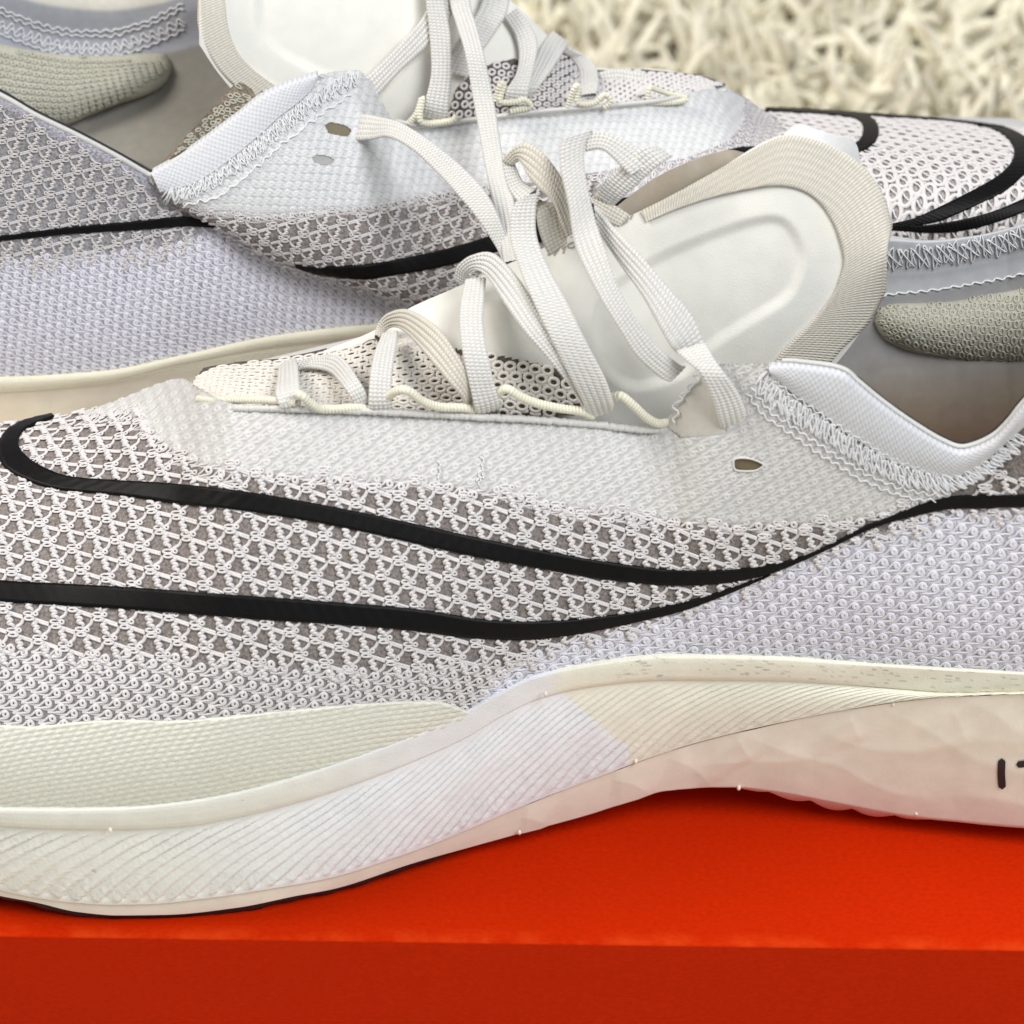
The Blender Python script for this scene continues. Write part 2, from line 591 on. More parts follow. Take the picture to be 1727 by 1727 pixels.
shoebox = empty('shoebox', (0, 10.5, -12), 'bright orange cardboard shoebox carrying both white running shoes', 'shoebox')


def card_box(name, x0, x1, y0, y1, z0, z1, rad, rotz):
    """rounded-edge carton with slightly soft edges."""
    prof = [(0, z0)] 
    nb = 5
    rings = []
    for k in range(nb + 1):
        a = k / nb * math.pi / 2
        rings.append((rad - rad * math.sin(a) * 1.0, z1 - rad + rad * math.sin(a), rad * (1 - math.cos(a))))
    per = []
    m = 60
    for (a, b, c, d) in ((x0, y0, x1, y0), (x1, y0, x1, y1), (x1, y1, x0, y1), (x0, y1, x0, y0)):
        for i in range(m):
            per.append((a + (c - a) * i / m, b + (d - b) * i / m))
    per = np.array(per)
    cx, cy = (x0 + x1) / 2, (y0 + y1) / 2
    hx, hy = (x1 - x0) / 2, (y1 - y0) / 2
    V = []
    for inset, z in [(0, z0), (0, z1 - rad)] + [(r[2], r[1]) for r in rings[1:]] + [(rad + 0.035, z1), (rad + 0.3, z1 - 0.003), (2.0, z1 - 0.004), (hy * 0.98, z1 - 0.004)]:
        sx, sy = (hx - inset) / hx, (hy - inset) / hy
        p = np.stack([cx + (per[:, 0] - cx) * sx, cy + (per[:, 1] - cy) * sy, np.full(len(per), z)], -1)
        V.append(p)
    V = np.array(V)
    c, s = math.cos(rotz), math.sin(rotz)
    q = V[..., :2].copy()
    V[..., 0] = q[..., 0] * c - q[..., 1] * s
    V[..., 1] = q[..., 0] * s + q[..., 1] * c
    highlight_wear = np.zeros(V.shape)  # edge highlight painted into the colour of the worn bevel
    highlight_wear[3:3 + nb, :, 0] = 0.9
    ix = np.r_[0:len(per), 0]
    return grid_obj(name, V.transpose(1, 0, 2)[ix], M['orange'], shoebox, attrs={'highlight_wear': highlight_wear.transpose(1, 0, 2)[ix]})


ROT = math.radians(-1.0)
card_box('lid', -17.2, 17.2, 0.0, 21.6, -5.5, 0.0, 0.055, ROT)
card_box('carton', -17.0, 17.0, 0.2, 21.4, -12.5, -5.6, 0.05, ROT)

# ------------------------------------------------------------------ knit templates (units: photo pixels, y down; heights in cm)
def circ(cx, cy, rx, ry, n=10):
    a = np.linspace(0, 2 * np.pi, n, endpoint=False)
    return np.stack([cx + rx * np.cos(a), cy + ry * np.sin(a)], -1)


def T_dense(h0=0.028, fat=1.0, hole=1.0, rise=0.010):
    ring = (circ(0, 0, 3.9 * hole, 4.5 * hole), np.full(10, h0 + rise), 2.35 * fat / hole ** 0.9, True)
    leg = smooth_poly([(-25, 7), (-19.5, 6.0), (-12, 1.6), (-5.5, -4.2), (0, -6.0), (5, -1), (4, 5), (-1, 7.2), (-7, 7.3), (-13, 8.6), (-19, 8.2), (-25, 8.6)], 22)
    hl = np.interp(np.arange(22), [0, 4, 10, 14, 21], [h0 - 0.02, h0 - 0.004, h0 + 0.01, h0 + 0.008, h0 - 0.02])
    strand = smooth_poly([(-14, 9.5), (-6, 11), (2, 12), (9, 11)], 6)
    return [ring, (leg, hl, 1.95 * fat, False), (strand, np.full(6, h0 - 0.02), 2.1 * fat, False)]


def T_open(a, b, h0=0.03):
    a = np.array(a, float); b = np.array(b, float); c = a + b
    out = []
    for d in (-1.7, 1.7):
        p = smooth_poly([(4, 2 + d), tuple(a * 0.5 + (0, 1.5 + d)), tuple(a + (-9, -1 + d))], 8)
        out.append((p, np.array([h0, h0 - .008, h0 - .012, h0 - .012, h0 - .012, h0 - .012, h0 - .006, h0]) - 0.001, 2.15, False))
    p = smooth_poly([(-8, 2), tuple(b * 0.4 + (-1, 1)), tuple(b + (3, -7))], 7)
    out.append((p, np.array([h0, h0 - .01, h0 - .014, h0 - .014, h0 - .012, h0 - .008, h0]) - 0.003, 2.7, False))
    t = np.linspace(0, 1, 27)
    s0, s1 = np.array([9.5, 7.0]), c + (1.5, -10.5)
    base = s0 + (s1 - s0) * t[:, None]
    w = np.sin(t * 2 * np.pi * 2.4 + 0.4)
    base[:, 0] += 3.7 * w
    base[:, 1] -= 0.6 * w
    out.append((base, h0 + 0.022 + 0.012 * np.cos(t * 2 * np.pi * 4.8), 2.9, False))
    out.append((circ(0.5, -6.0, 8.0, 3.2, 12), np.full(12, h0 + 0.007), 1.75, True))
    out.append((circ(2.0, 2.2, 8.0, 3.1, 12), np.full(12, h0 + 0.007), 1.75, True))
    out.append((circ(12.0, -5.5, 3.3, 3.3, 8), np.full(8, h0 + 0.010), 1.7, True))
    return out


def film_patch(surf, poly, ref, a, b, name, parent, dark, light, k=1.0, sgn=1, amp=0.020, h=0.03, holes=(), da=0.4, db=0.4, edge=6):
    """thin coated sheet that sinks softly into the stitches below it."""
    a0, b0, Ji = surf.jinv(*ref)
    Jf = np.linalg.inv(Ji)
    A = Ji @ np.array(a, float); B = Ji @ np.array(b, float)
    Mi = np.linalg.inv(np.stack([A, B], 1))
    poly = np.asarray(poly, float)
    pa, pb = surf.inv(poly[:, 0], poly[:, 1])
    ga = np.arange(max(1, pa.min() - 3), min(surf.nu - 2, pa.max() + 3), da)
    gb = np.arange(max(1, surf.lo.min()), surf.nv - 2, db)
    GA, GB = np.meshgrid(ga, gb, indexing='ij')
    pp = surf.px(GA, GB)
    ci = np.clip(GA.astype(int), 0, surf.nu - 1)
    d = sdist(poly, pp[..., 0], pp[..., 1])
    keep = (d < edge) & (GB <= surf.hi[ci])
    for hp in holes:
        keep &= ~inside(hp, pp[..., 0], pp[..., 1])
    cols_ = np.where(keep.any(0))[0]
    GA, GB, keep, pp, d = (q[:, cols_[0]:cols_[-1] + 1] for q in (GA, GB, keep, pp, d))
    rel = np.stack([GA - a0, GB - b0], -1)
    ij = rel @ Mi.T
    i0 = np.round(ij)
    leg = np.array([(-20, 6), (-12, 1.8), (-5.5, -4.2), (0, -6)], float); leg2 = np.array([(-20, 7), (-13, 8.4), (-7, 7.3), (-1, 7.0)], float)
    prof = np.zeros(GA.shape)
    for di in (-1, 0, 1, 2):
        for dj in (-1, 0, 1):
            c = i0 + np.array([di, dj])
            hsh = np.sin(c[..., 0] * 12.9898 + c[..., 1] * 78.233) * 43758.5453
            j1 = hsh - np.floor(hsh) - 0.5; j2 = np.cos(hsh) * 0.5
            off = (rel - (c[..., :1] * A + c[..., 1:] * B)) @ Jf.T / k
            ox = off[..., 0] * sgn + j1 * 3.0; oy = off[..., 1] + j2 * 2.4
            rr = np.hypot(ox, oy * 0.9)
            p = np.exp(-((rr - 3.6) / 2.3) ** 2)
            for L_ in (leg, leg2):
                for (x0, y0), (x1, y1) in zip(L_[:-1], L_[1:]):
                    t = np.clip(((ox - x0) * (x1 - x0) + (oy - y0) * (y1 - y0)) / ((x1 - x0) ** 2 + (y1 - y0) ** 2), 0, 1)
                    dd = (ox - x0 - t * (x1 - x0)) ** 2 + (oy - y0 - t * (y1 - y0)) ** 2
                    p = np.maximum(p, 0.75 * np.exp(-dd / 4.0))
            prof = np.maximum(prof, p * (1 + 0.3 * j1))
    low = np.sin(pp[..., 0] / 37.0 + pp[..., 1] / 19.0) * 0.2 + np.sin(pp[..., 0] / 83.0 - pp[..., 1] / 41.0 + 1) * 0.25
    fade = sstep(edge, -6, d)
    P, _ = surf.ev(GA, GB, (h * fade + amp * prof + 0.012 * low))
    w = np.clip(prof, 0, 1)[..., None]
    col = np.asarray(dark) * (1 - w) + np.asarray(light) * w
    n_u, n_v = keep.shape
    f = gridfaces(n_u, n_v); f = f[keep.ravel()[f].all(1)]
    used = np.unique(f); mp_ = np.zeros(n_u * n_v, int); mp_[used] = np.arange(len(used))
    C4 = np.ones((len(used), 4)); C4[:, :3] = col.reshape(-1, 3)[used]
    return obj(name, P.reshape(-1, 3)[used], mp_[f], M['film'], parent, attrs={'Col': C4})


def T_ring(rx, ry, tube, h0=0.02):
    return [(circ(0, 0, rx, ry, 14), np.full(14, h0), tube, True)]


def knit(bag, surf, poly, ref, a, b, templ, holes=(), jit=0.5, rpx=0.0117, sides=6, edge=0.0, rscale=1.0, press=(), flat=0.62):
    """repeat a stitch template over the part of surf that lies in poly."""
    a0, b0, Ji = surf.jinv(*ref)
    A = Ji @ np.array(a, float); B = Ji @ np.array(b, float)
    poly = np.asarray(poly, float)
    pa, pb = surf.inv(poly[:, 0], poly[:, 1])
    Mi = np.linalg.inv(np.stack([A, B], 1))
    ij = (Mi @ np.stack([pa - a0, pb - b0])).T
    i0, i1 = int(ij[:, 0].min()) - 8, int(ij[:, 0].max()) + 9
    j0, j1 = int(ij[:, 1].min()) - 8, int(ij[:, 1].max()) + 9
    I, Jx = np.meshgrid(np.arange(i0, i1), np.arange(j0, j1), indexing='ij')
    ca = a0 + I.ravel() * A[0] + Jx.ravel() * B[0]
    cb = b0 + I.ravel() * A[1] + Jx.ravel() * B[1]
    ok = (ca > 1) & (ca < surf.nu - 2) & (cb > 1) & (cb < surf.nv - 2)
    if surf.lo is not None:
        ci = np.clip(ca.astype(int), 0, surf.nu - 1)
        ok &= (cb > surf.lo[ci]) & (cb < surf.hi[ci])
    ca, cb = ca[ok], cb[ok]
    pp = surf.px(ca, cb)
    ok = sdist(poly, pp[:, 0], pp[:, 1]) < edge
    for hpoly in holes:
        ok &= ~inside(hpoly, pp[:, 0], pp[:, 1])
    ca, cb = ca[ok], cb[ok]
    n = len(ca)
    if n == 0:
        return 0
    jx = rng.normal(0, jit, (n, 2))
    for pts, hh, r, closed in templ:
        pts = np.asarray(pts, float)
        q = pts[None] + jx[:, None] + rng.normal(0, jit * 0.3, (n, 1, 2))
        d = q @ Ji.T
        qa, qb = ca[:, None] + d[..., 0], cb[:, None] + d[..., 1]
        hz = np.broadcast_to(hh, q.shape[:2]) + rng.normal(0, 0.002, (n, 1))
        if len(press):                       # yarn squeezed flat under the printed stripes
            qp = surf.px(qa, qb)
            for pr in press:
                hz = np.where(sdist(pr, qp[..., 0], qp[..., 1]) < 2.5, np.minimum(hz, 0.012), hz)
        P, Nn = surf.ev(qa, qb, hz)
        V, f = tubes(P, Nn, r * rpx * rscale, sides, closed, flat=flat)
        bag.add(V, f)
    return n


def band(surf, top, bot, n, h, mat, name, parent, m=7, label=None, curl=0.0):
    """a printed strip laid on surf between two photo outlines, with rounded edges that reach down to the surface."""
    t = smooth_poly(top, n); q = smooth_poly(bot, n)
    e = np.linspace(0, 1, m)
    PX = t[:, None] * (1 - e[None, :, None]) + q[:, None] * e[None, :, None]
    a, b = surf.inv(PX[..., 0], PX[..., 1])
    h = h + 0.006 * np.sin(np.arange(n)[:, None] * 1.7 + np.arange(m)[None] * 1.1) * np.sin(np.arange(n)[:, None] * 0.37 + 2.0 * np.arange(m)[None])
    P, Nn = surf.ev(a, b, h)
    lo0, _ = surf.ev(a[:, :1], b[:, :1], 0.0); lo1, _ = surf.ev(a[:, -1:], b[:, -1:], 0.0)
    P = np.concatenate([lo0, P, lo1], 1)
    return grid_obj(name, P, mat, parent, label=label)


def upper_surf(cols, px0, px1, refline, step_px=4.0, dt=0.04):
    """cols: px, bottom(py,Y), top(py,Y), angle at bottom, angle at top, k0, k1 -> Surf with arc-length rows."""
    c = np.array(cols, float)
    px = np.arange(px0, px1 + 0.1, step_px)
    g = lambda k: pchip(c[:, 0], c[:, k], px)
    P0 = atY(px, g(1), g(2)); P3 = atY(px, g(3), g(4))
    d0, d3 = np.radians(g(5)), np.radians(g(6))
    L = np.linalg.norm((P3 - P0)[:, 1:], axis=1)
    k0, k1 = g(7) * L, g(8) * L
    P1 = P0.copy(); P2 = P3.copy()
    P1[:, 1] += np.cos(d0) * k0; P1[:, 2] += np.sin(d0) * k0
    P2[:, 1] -= np.cos(d3) * k1; P2[:, 2] -= np.sin(d3) * k1
    P1[:, 0] += (P3 - P0)[:, 0] * 0.33; P2[:, 0] -= (P3 - P0)[:, 0] * 0.33
    v = np.linspace(0, 1, 90)[None, :, None]
    B = (1 - v) ** 3 * P0[:, None] + 3 * (1 - v) ** 2 * v * P1[:, None] + 3 * (1 - v) * v * v * P2[:, None] + v ** 3 * P3[:, None]
    arc = np.concatenate([np.zeros((len(px), 1)), np.cumsum(np.linalg.norm(np.diff(B, axis=1), axis=-1), 1)], 1)
    pp = proj(B)[..., 1]
    ref = np.array([np.interp(-refline(x), -pp[i], arc[i]) for i, x in enumerate(px)])
    k = np.ones(9) / 9
    ref = np.convolve(np.pad(ref, 4, 'edge'), k, 'valid')
    t0, t1 = (-ref).min() - 0.1, (arc[:, -1] - ref).max() + 0.1
    tt = np.arange(t0, t1, dt)
    G = np.empty((len(px), len(tt), 3)); lo = np.empty(len(px)); hi = np.empty(len(px))
    for i in range(len(px)):
        s = arc[i] - ref[i]
        for k_ in range(3):
            G[i, :, k_] = np.interp(tt, s, B[i, :, k_])
        # straight continuation beyond both ends keeps the frame well defined
        e0 = (B[i, 0] - B[i, 1]) / (np.linalg.norm(B[i, 0] - B[i, 1]) + 1e-9)
        e1 = (B[i, -1] - B[i, -2]) / (np.linalg.norm(B[i, -1] - B[i, -2]) + 1e-9)
        m0 = tt < s[0]; m1 = tt > s[-1]
        G[i, m0] = B[i, 0] + e0 * (s[0] - tt[m0])[:, None]
        G[i, m1] = B[i, -1] + e1 * (tt[m1] - s[-1])[:, None]
        lo[i] = (s[0] - t0) / dt; hi[i] = (s[-1] - t0) / dt
    sf = Surf(G, lo, hi)
    sf.bez = B; sf.pxs = px
    return sf


def trimmed(surf, nv=150):
    """grid of the surface between its lower and upper ends."""
    a = np.arange(surf.nu)[:, None] * np.ones((1, nv))
    e = np.linspace(0, 1, nv)[None]
    b = surf.lo[:, None] * (1 - e) + surf.hi[:, None] * e
    P, _ = surf.ev(a, np.minimum(b, surf.nv - 1.01), 0.0)
    return P


def thread_zigzag(surf, line, half, pitch, h, r, jitter=2.0, seed=0, lean=6):
    """one zigzag seam thread along a photo polyline; returns tube verts/faces."""
    g = np.random.default_rng(seed)
    p = np.asarray(line, float)
    Ln = np.linalg.norm(np.diff(p, axis=0), axis=1).sum()
    n = max(6, int(Ln / pitch))
    c = smooth_poly(p, n)
    t = np.gradient(c, axis=0); t /= np.linalg.norm(t, axis=1, keepdims=True)
    nn = np.stack([-t[:, 1], t[:, 0]], -1)
    half = half * g.uniform(0.75, 1.12, (n, 1))
    sgn = np.where(np.arange(n) % 2 == 0, 1, -1)[:, None]
    z = c + nn * sgn * half + t * sgn * lean + g.normal(0, jitter, (n, 2))
    z = smooth_poly(z, n * 6)
    a, b = surf.inv(z[:, 0], z[:, 1])
    hh = h + 0.018 * np.abs(np.sin(np.arange(len(z)) * np.pi / 6))
    P, Nn = surf.ev(a, b, hh)
    return tubes(P[None], Nn[None], r, 5)


def lace(bag, rows, thick=0.125, n=100, ribs=5, rel=None, lift=0.0):
    """flat woven lace through rows (x1,y1,x2,y2,Y[,Y2]); the two edges are placed at one distance from the eye unless Y2 is given."""
    rows = [tuple(r) + (r[4],) if len(r) == 5 else tuple(r) for r in rows]
    k = smooth_poly([((r[0] + r[2]) / 2, (r[1] + r[3]) / 2) + tuple(r) for r in rows], n)
    x1, y1, x2, y2, Y1, Y2 = (k[:, 2 + i] for i in range(6))
    c1 = atY((x1 + x2) / 2, (y1 + y2) / 2, Y1); c2 = atY((x1 + x2) / 2, (y1 + y2) / 2, Y2)
    E1 = atW(x1, y1, depth(c1)); E2 = atW(x2, y2, depth(c2))
    C = (E1 + E2) / 2; W = (E2 - E1) / 2
    T = np.gradient(C, axis=0)
    nrm = np.cross(T, W); nrm /= np.linalg.norm(nrm, axis=1, keepdims=True) + 1e-9
    toward = ((CAM - C) * nrm).sum(1, keepdims=True)
    nrm *= np.sign(np.mean(toward)) or 1
    m = 41
    q = np.concatenate([np.linspace(-1, 1, m), np.linspace(1, -1, 9)[1:-1]])
    prof = (np.clip(1 - np.abs(q) ** 5, 0, 1)) ** 0.5
    rib = 0.36 * np.abs(np.sin((q + 1) / 2 * np.pi * ribs)) ** 0.7 + 0.64
    z = np.where(np.arange(len(q)) < m, prof * rib, -prof) * thick / 2
    V = C[:, None] + q[None, :, None] * W[:, None] + z[None, :, None] * nrm[:, None]
    along = np.r_[0, np.cumsum(np.linalg.norm(np.diff(C, axis=0), axis=1))]
    st = np.zeros(V.shape); st[..., 0] = (q[None] + 1) / 2 * 0.6; st[..., 1] = along[:, None]
    nq = len(q)
    bag.add(V, gridfaces(n, nq, wrap_v=True), st)
    return C, W


def pipe(pts, r, name, mat, parent, n=60, sides=8, st=True, normal=(0, -0.5, 0.8)):
    """round cord through (px,py,Y) points."""
    k = smooth_poly(pts, n)
    P = atY(k[:, 0], k[:, 1], k[:, 2])
    Nn = np.broadcast_to(np.array(normal) / np.linalg.norm(normal), P.shape)
    V, f = tubes(P[None], Nn[None], r, sides)
    along = np.r_[0, np.cumsum(np.linalg.norm(np.diff(P, axis=0), axis=1))]
    A = np.zeros((n, sides, 3)); A[..., 0] = np.arange(sides)[None] / sides * 0.35; A[..., 1] = along[:, None]
    return obj(name, V, f, mat, parent, attrs={'st': A.reshape(-1, 3)})


# ================================================================== FRONT SHOE
shoe = empty('running_shoe', (0, 5.5, 0), 'front white mesh running shoe at the box edge, cream toe guard, toe to the left',
             'running shoe', 'pair of white running shoes on the orange box')

rim_py = [(-430, 1035), (-330, 1195), (-200, 1300), (-100, 1345), (0, 1362), (100, 1363), (200, 1361), (300, 1352), (400, 1335), (500, 1309),
          (600, 1277), (700, 1240), (780, 1205), (850, 1166), (905, 1141), (1000, 1120), (1127, 1106), (1300, 1109), (1474, 1121),
          (1600, 1129), (1727, 1136), (1900, 1146), (2100, 1150), (2300, 1100)]
rim_Y = [(-430, 4.6), (-330, 2.6), (-200, 1.4), (-100, 0.95), (0, 0.75), (200, 0.80), (400, 0.95), (600, 1.35), (800, 2.05), (1000, 2.75),
         (1200, 3.1), (1400, 3.0), (1600, 2.7), (1800, 2.5), (2000, 2.6), (2150, 3.2), (2300, 4.6)]


def rim(px, dpy=0.0):
    return curve(rim_py, px) + dpy, curve(rim_Y, px)


#         px    top(py, Y)    a0   a3   k0    k1
top = [(-430, 1015, 5.4, 95, 60, .30, .30),
       (-380, 930, 7.0, 97, -40, .45, .45),
       (-250, 800, 8.0, 98, -40, .42, .42),
       (-100, 735, 8.3, 98, -38, .40, .40),
       (0, 713, 8.3, 98, -36, .38, .40),
       (100, 703, 8.1, 98, -32, .38, .38),
       (200, 677, 7.7, 98, -22, .38, .36),
       (260, 652, 7.4, 98, -10, .38, .34),
       (305, 640, 6.9, 98, 5, .36, .32),
       (350, 664, 5.9, 98, 22, .36, .30),
       (400, 682, 5.3, 98, 32, .35, .30),
       (500, 689, 5.1, 98, 36, .34, .30),
       (650, 693, 5.05, 98, 38, .34, .30),
       (800, 701, 5.0, 97, 40, .34, .30),
       (1000, 713, 5.0, 96, 42, .34, .30),
       (1090, 722, 5.05, 96, 44, .34, .30),
       (1130, 700, 5.05, 96, 50, .34, .30),
       (1170, 650, 5.0, 96, 56, .34, .30),
       (1215, 614, 4.95, 96, 62, .34, .30),
       (1280, 613, 4.75, 96, 66, .34, .30),
       (1350, 622, 4.5, 96, 70, .34, .30),
       (1420, 633, 4.3, 96, 72, .34, .30),
       (1480, 680, 4.05, 95, 74, .34, .30),
       (1560, 736, 3.8, 95, 76, .34, .30),
       (1620, 764, 3.65, 95, 78, .34, .30),
       (1680, 742, 3.6, 95, 80, .34, .30),
       (1727, 690, 3.6, 95, 80, .34, .30),
       (1850, 560, 3.8, 95, 82, .34, .30),
       (2050, 430, 4.5, 95, 84, .34, .30),
       (2200, 380, 5.6, 93, 86, .34, .30),
       (2300, 370, 6.8, 92, 86, .34, .30)]
cols = []
for t in top:
    py, Y = rim(np.array(float(t[0])), 14.0)
    cols.append((t[0], float(py), float(Y) + 0.12, t[1], t[2], t[3], t[4], t[5], t[6]))
up = upper_surf(cols, -430, 2300, lambda x: 1000.0, step_px=4.0, dt=0.04)

film_low = [(150, 700), (215, 694), (255, 728), (300, 762), (345, 783), (420, 794), (500, 800), (600, 806), (740, 813), (850, 829), (950, 851),
            (1050, 864), (1150, 876), (1250, 882), (1350, 877), (1450, 872), (1520, 856), (1590, 832)]
film_poly = [(140, 560)] + film_low + [(1660, 800), (1727, 660), (1727, 400), (140, 400)]
heel_line = [(790, 1215), (840, 1140), (900, 1105), (980, 1082), (1070, 1056), (1160, 1028), (1240, 992), (1310, 962), (1400, 928), (1480, 905), (1580, 868)]
heel_poly = heel_line + [(1727, 856), (2300, 850), (2300, 1200), (790, 1240)]
low_poly = [(-430, 1010), (-200, 1075), (0, 1088), (100, 1098), (200, 1104), (300, 1110), (420, 1122), (520, 1123), (640, 1128), (740, 1120), (820, 1110), (900, 1104),
            (840, 1142), (790, 1230), (600, 1300), (300, 1400), (-430, 1400)]
open_poly = [(-430, 560), (140, 560)] + film_low + [(1640, 825), (1727, 780), (2300, 700), (2300, 858), (1727, 858), (1580, 868)] + heel_line[::-1][1:-2] + \
            [(820, 1112), (740, 1121), (640, 1129), (520, 1124), (420, 1123), (300, 1111), (200, 1105), (100, 1099), (0, 1089), (-200, 1076), (-430, 1010)]

NOTCH = [(1122, 716), (1145, 672), (1165, 622), (1205, 628), (1222, 690), (1226, 730), (1150, 738)]
P = trimmed(up, 190)
pp = proj(P)
dF = sdist(film_poly, pp[..., 0], pp[..., 1]); dH = sdist(heel_poly, pp[..., 0], pp[..., 1]); dL = sdist(low_poly, pp[..., 0], pp[..., 1])
nse = rng.normal(0, 3, dF.shape)
wF = (1 - sstep(-8, 8, dF + nse))[..., None]; wH = (1 - sstep(-14, 14, dH + nse))[..., None]; wL = (1 - sstep(-10, 10, dL + nse))[..., None]
colr = np.ones(P.shape[:2] + (4,))
base = np.broadcast_to(np.array([0.225, 0.195, 0.18]), P.shape).copy()
base = base * (1 - wL) + np.array([0.28, 0.255, 0.26]) * wL
base = base * (1 - wH) + np.array([0.56, 0.55, 0.61]) * wH
base = base * (1 - wF) + np.array([0.54, 0.53, 0.505]) * wF
wN = (1 - sstep(-4, 6, sdist(NOTCH, pp[..., 0], pp[..., 1])))[..., None]
base = base * (1 - wN) + np.array([0.60, 0.56, 0.49]) * wN
colr[..., :3] = base
grid_obj('upper', P, M['backing'], shoe, attrs={'Col': colr})

dN = sdist(NOTCH, pp[..., 0], pp[..., 1])
masked('panel_corner', P + up.N.mean((0, 1)) * 0.02, (dN < 5), M['film'], shoe, (0.52, 0.495, 0.445))

# far half of the shoe: closes the toe box, vamp and heel behind the visible side
eb = up.bez[:, -1]
far_v = np.linspace(0, 1, 24)
pxs = up.pxs
fy = curve([(-430, 5.6), (-330, 8.0), (-200, 9.2), (0, 10.1), (200, 10.3), (600, 10.0), (1000, 9.3), (1400, 9.0), (1800, 8.9), (2100, 8.3), (2300, 7.0)], pxs)
fz = curve([(-430, 4.4), (-200, 3.7), (0, 3.1), (300, 3.0), (700, 3.6), (1200, 4.4), (1727, 4.8), (2300, 5.2)], pxs)
far0 = xyz(pxs, fy, fz)
msk = pxs <= 330
q0, q1 = eb[msk], far0[msk]
tanv = (up.bez[:, -1] - up.bez[:, -2])[msk]; tanv /= np.linalg.norm(tanv, axis=1, keepdims=True) + 1e-9
tanv[:, 2] = np.minimum(tanv[:, 2], -0.9); tanv[:, 1] = np.clip(tanv[:, 1], 0.5, 0.75)
Lq = np.linalg.norm(q1 - q0, axis=1, keepdims=True)
c1 = q0 + tanv * Lq * 0.45; c2 = q1 + np.array([0, 0.05, 1.0]) * Lq * 0.45
v = far_v[None, :, None]
FB = (1 - v) ** 3 * q0[:, None] + 3 * (1 - v) ** 2 * v * c1[:, None] + 3 * (1 - v) * v * v * c2[:, None] + v ** 3 * q1[:, None]
grid_obj('toe_far_side', FB, M['film'], shoe, attrs={'Col': rgba((0.55, 0.53, 0.51), FB.shape[:2])})
msk = (pxs >= 330) & (pxs <= 1480)
farTop = xyz(pxs[msk], curve([(330, 7.6), (700, 7.7), (1080, 7.9), (1320, 8.6), (1480, 8.9)], pxs[msk]),
             curve([(330, 7.6), (700, 8.9), (1080, 9.6), (1480, 10.0)], pxs[msk]))
q1 = far0[msk]
c1 = farTop + np.array([0, 1.4, -0.4]); c2 = q1 + np.array([0, 0.2, 2.2])
FB = (1 - v) ** 3 * farTop[:, None] + 3 * (1 - v) ** 2 * v * c1[:, None] + 3 * (1 - v) * v * v * c2[:, None] + v ** 3 * q1[:, None]
grid_obj('quarter_far_side', FB, M['film'], shoe, attrs={'Col': rgba((0.62, 0.61, 0.59), FB.shape[:2])})

# black outline stripes
S1T = \
     [(92, 705), (50, 722), (34, 738), (32, 754), (46, 773), (75, 791), (120, 806), (200, 812), (300, 817), (400, 827), (500, 843), (600, 862),
      (700, 883), (800, 905), (900, 925), (1000, 943), (1100, 957), (1160, 961), (1220, 960), (1290, 953), (1340, 941), (1400, 917), (1450, 890),
      (1500, 870), (1550, 850), (1600, 837), (1660, 834), (1727, 834), (1900, 838), (2200, 850)]
S1B = \
     [(88, 701), (40, 713), (10, 731), (-3, 757), (5, 786), (38, 808), (95, 826), (200, 836), (300, 850), (400, 860), (500, 875), (600, 894),
      (700, 916), (800, 938), (900, 956), (1000, 973), (1100, 984), (1160, 985), (1220, 981), (1290, 968), (1345, 947), (1403, 921), (1453, 896),
      (1503, 878), (1555, 865), (1603, 856), (1660, 855), (1727, 853), (1900, 858), (2200, 872)]
S2T = \
     [(-300, 930), (-150, 964), (0, 980), (100, 985), (200, 990), (300, 996), (400, 1003), (500, 1010), (600, 1018), (700, 1026), (800, 1042), (850, 1046), (900, 1047),
      (960, 1044), (1020, 1038), (1080, 1029), (1150, 1015), (1200, 1001), (1250, 984), (1300, 966)]
S2B = \
     [(-300, 965), (-150, 998), (0, 1015), (100, 1021), (200, 1027), (300, 1034), (400, 1041), (500, 1048), (600, 1054), (700, 1063), (780, 1073), (850, 1077), (900, 1076),
      (960, 1069), (1020, 1058), (1080, 1045), (1150, 1028), (1200, 1010), (1250, 990), (1300, 968)]
STRIPES = [S1T + S1B[::-1], S2T + S2B[::-1]]
band(up, S1T, S1B, 420, 0.062, M['black'], 'outline_stripe', shoe)
band(up, S2T, S2B, 320, 0.062, M['black'], 'outline_stripe', shoe)


# knitted yarns of the near side
bag = Bag()
A_, B_ = (42.3, 13.3), (-28.0, 27.0)
knit(bag, up, open_poly, (600, 960), A_, B_, T_open(A_, B_), jit=0.9, rscale=1.08, press=STRIPES, edge=7, holes=[heel_poly])
knit(bag, up, low_poly, (250, 1160), (22.0, 8.0), (6.5, 25.0), T_dense(), jit=0.5, edge=4)
bag.build('knit_mesh', M['yarn'], shoe, kind='stuff')
bag = Bag()
knit(bag, up, heel_poly, (1400, 1010), (21.0, 5.6), (3.4, 22.0), T_dense(0.012, 1.08, 0.85, 0.003), jit=0.7, edge=4, press=STRIPES)
bag.build('heel_knit', M['yarn_cool'], shoe, kind='stuff')
film_patch(up, film_poly, (800, 760), (21.0, 6.0), (5.0, 20.0), 'coated_panel', shoe, (0.50, 0.49, 0.475), (0.63, 0.62, 0.60), amp=0.021, h=0.026,
           holes=[[(1290, 606), (1330, 612), (1420, 630), (1480, 678), (1560, 735), (1620, 764), (1727, 690), (1727, 790), (1632, 800), (1605, 810), (1540, 796), (1462, 756), (1400, 712), (1340, 670)],
                  NOTCH, [(1240, 774), (1264, 771), (1284, 776), (1289, 785), (1274, 793), (1254, 794), (1240, 790)]])
bag = Bag()
edge_strip = [(x, y - 22) for x, y in film_low] + [(x, y + 14) for x, y in film_low[::-1]]
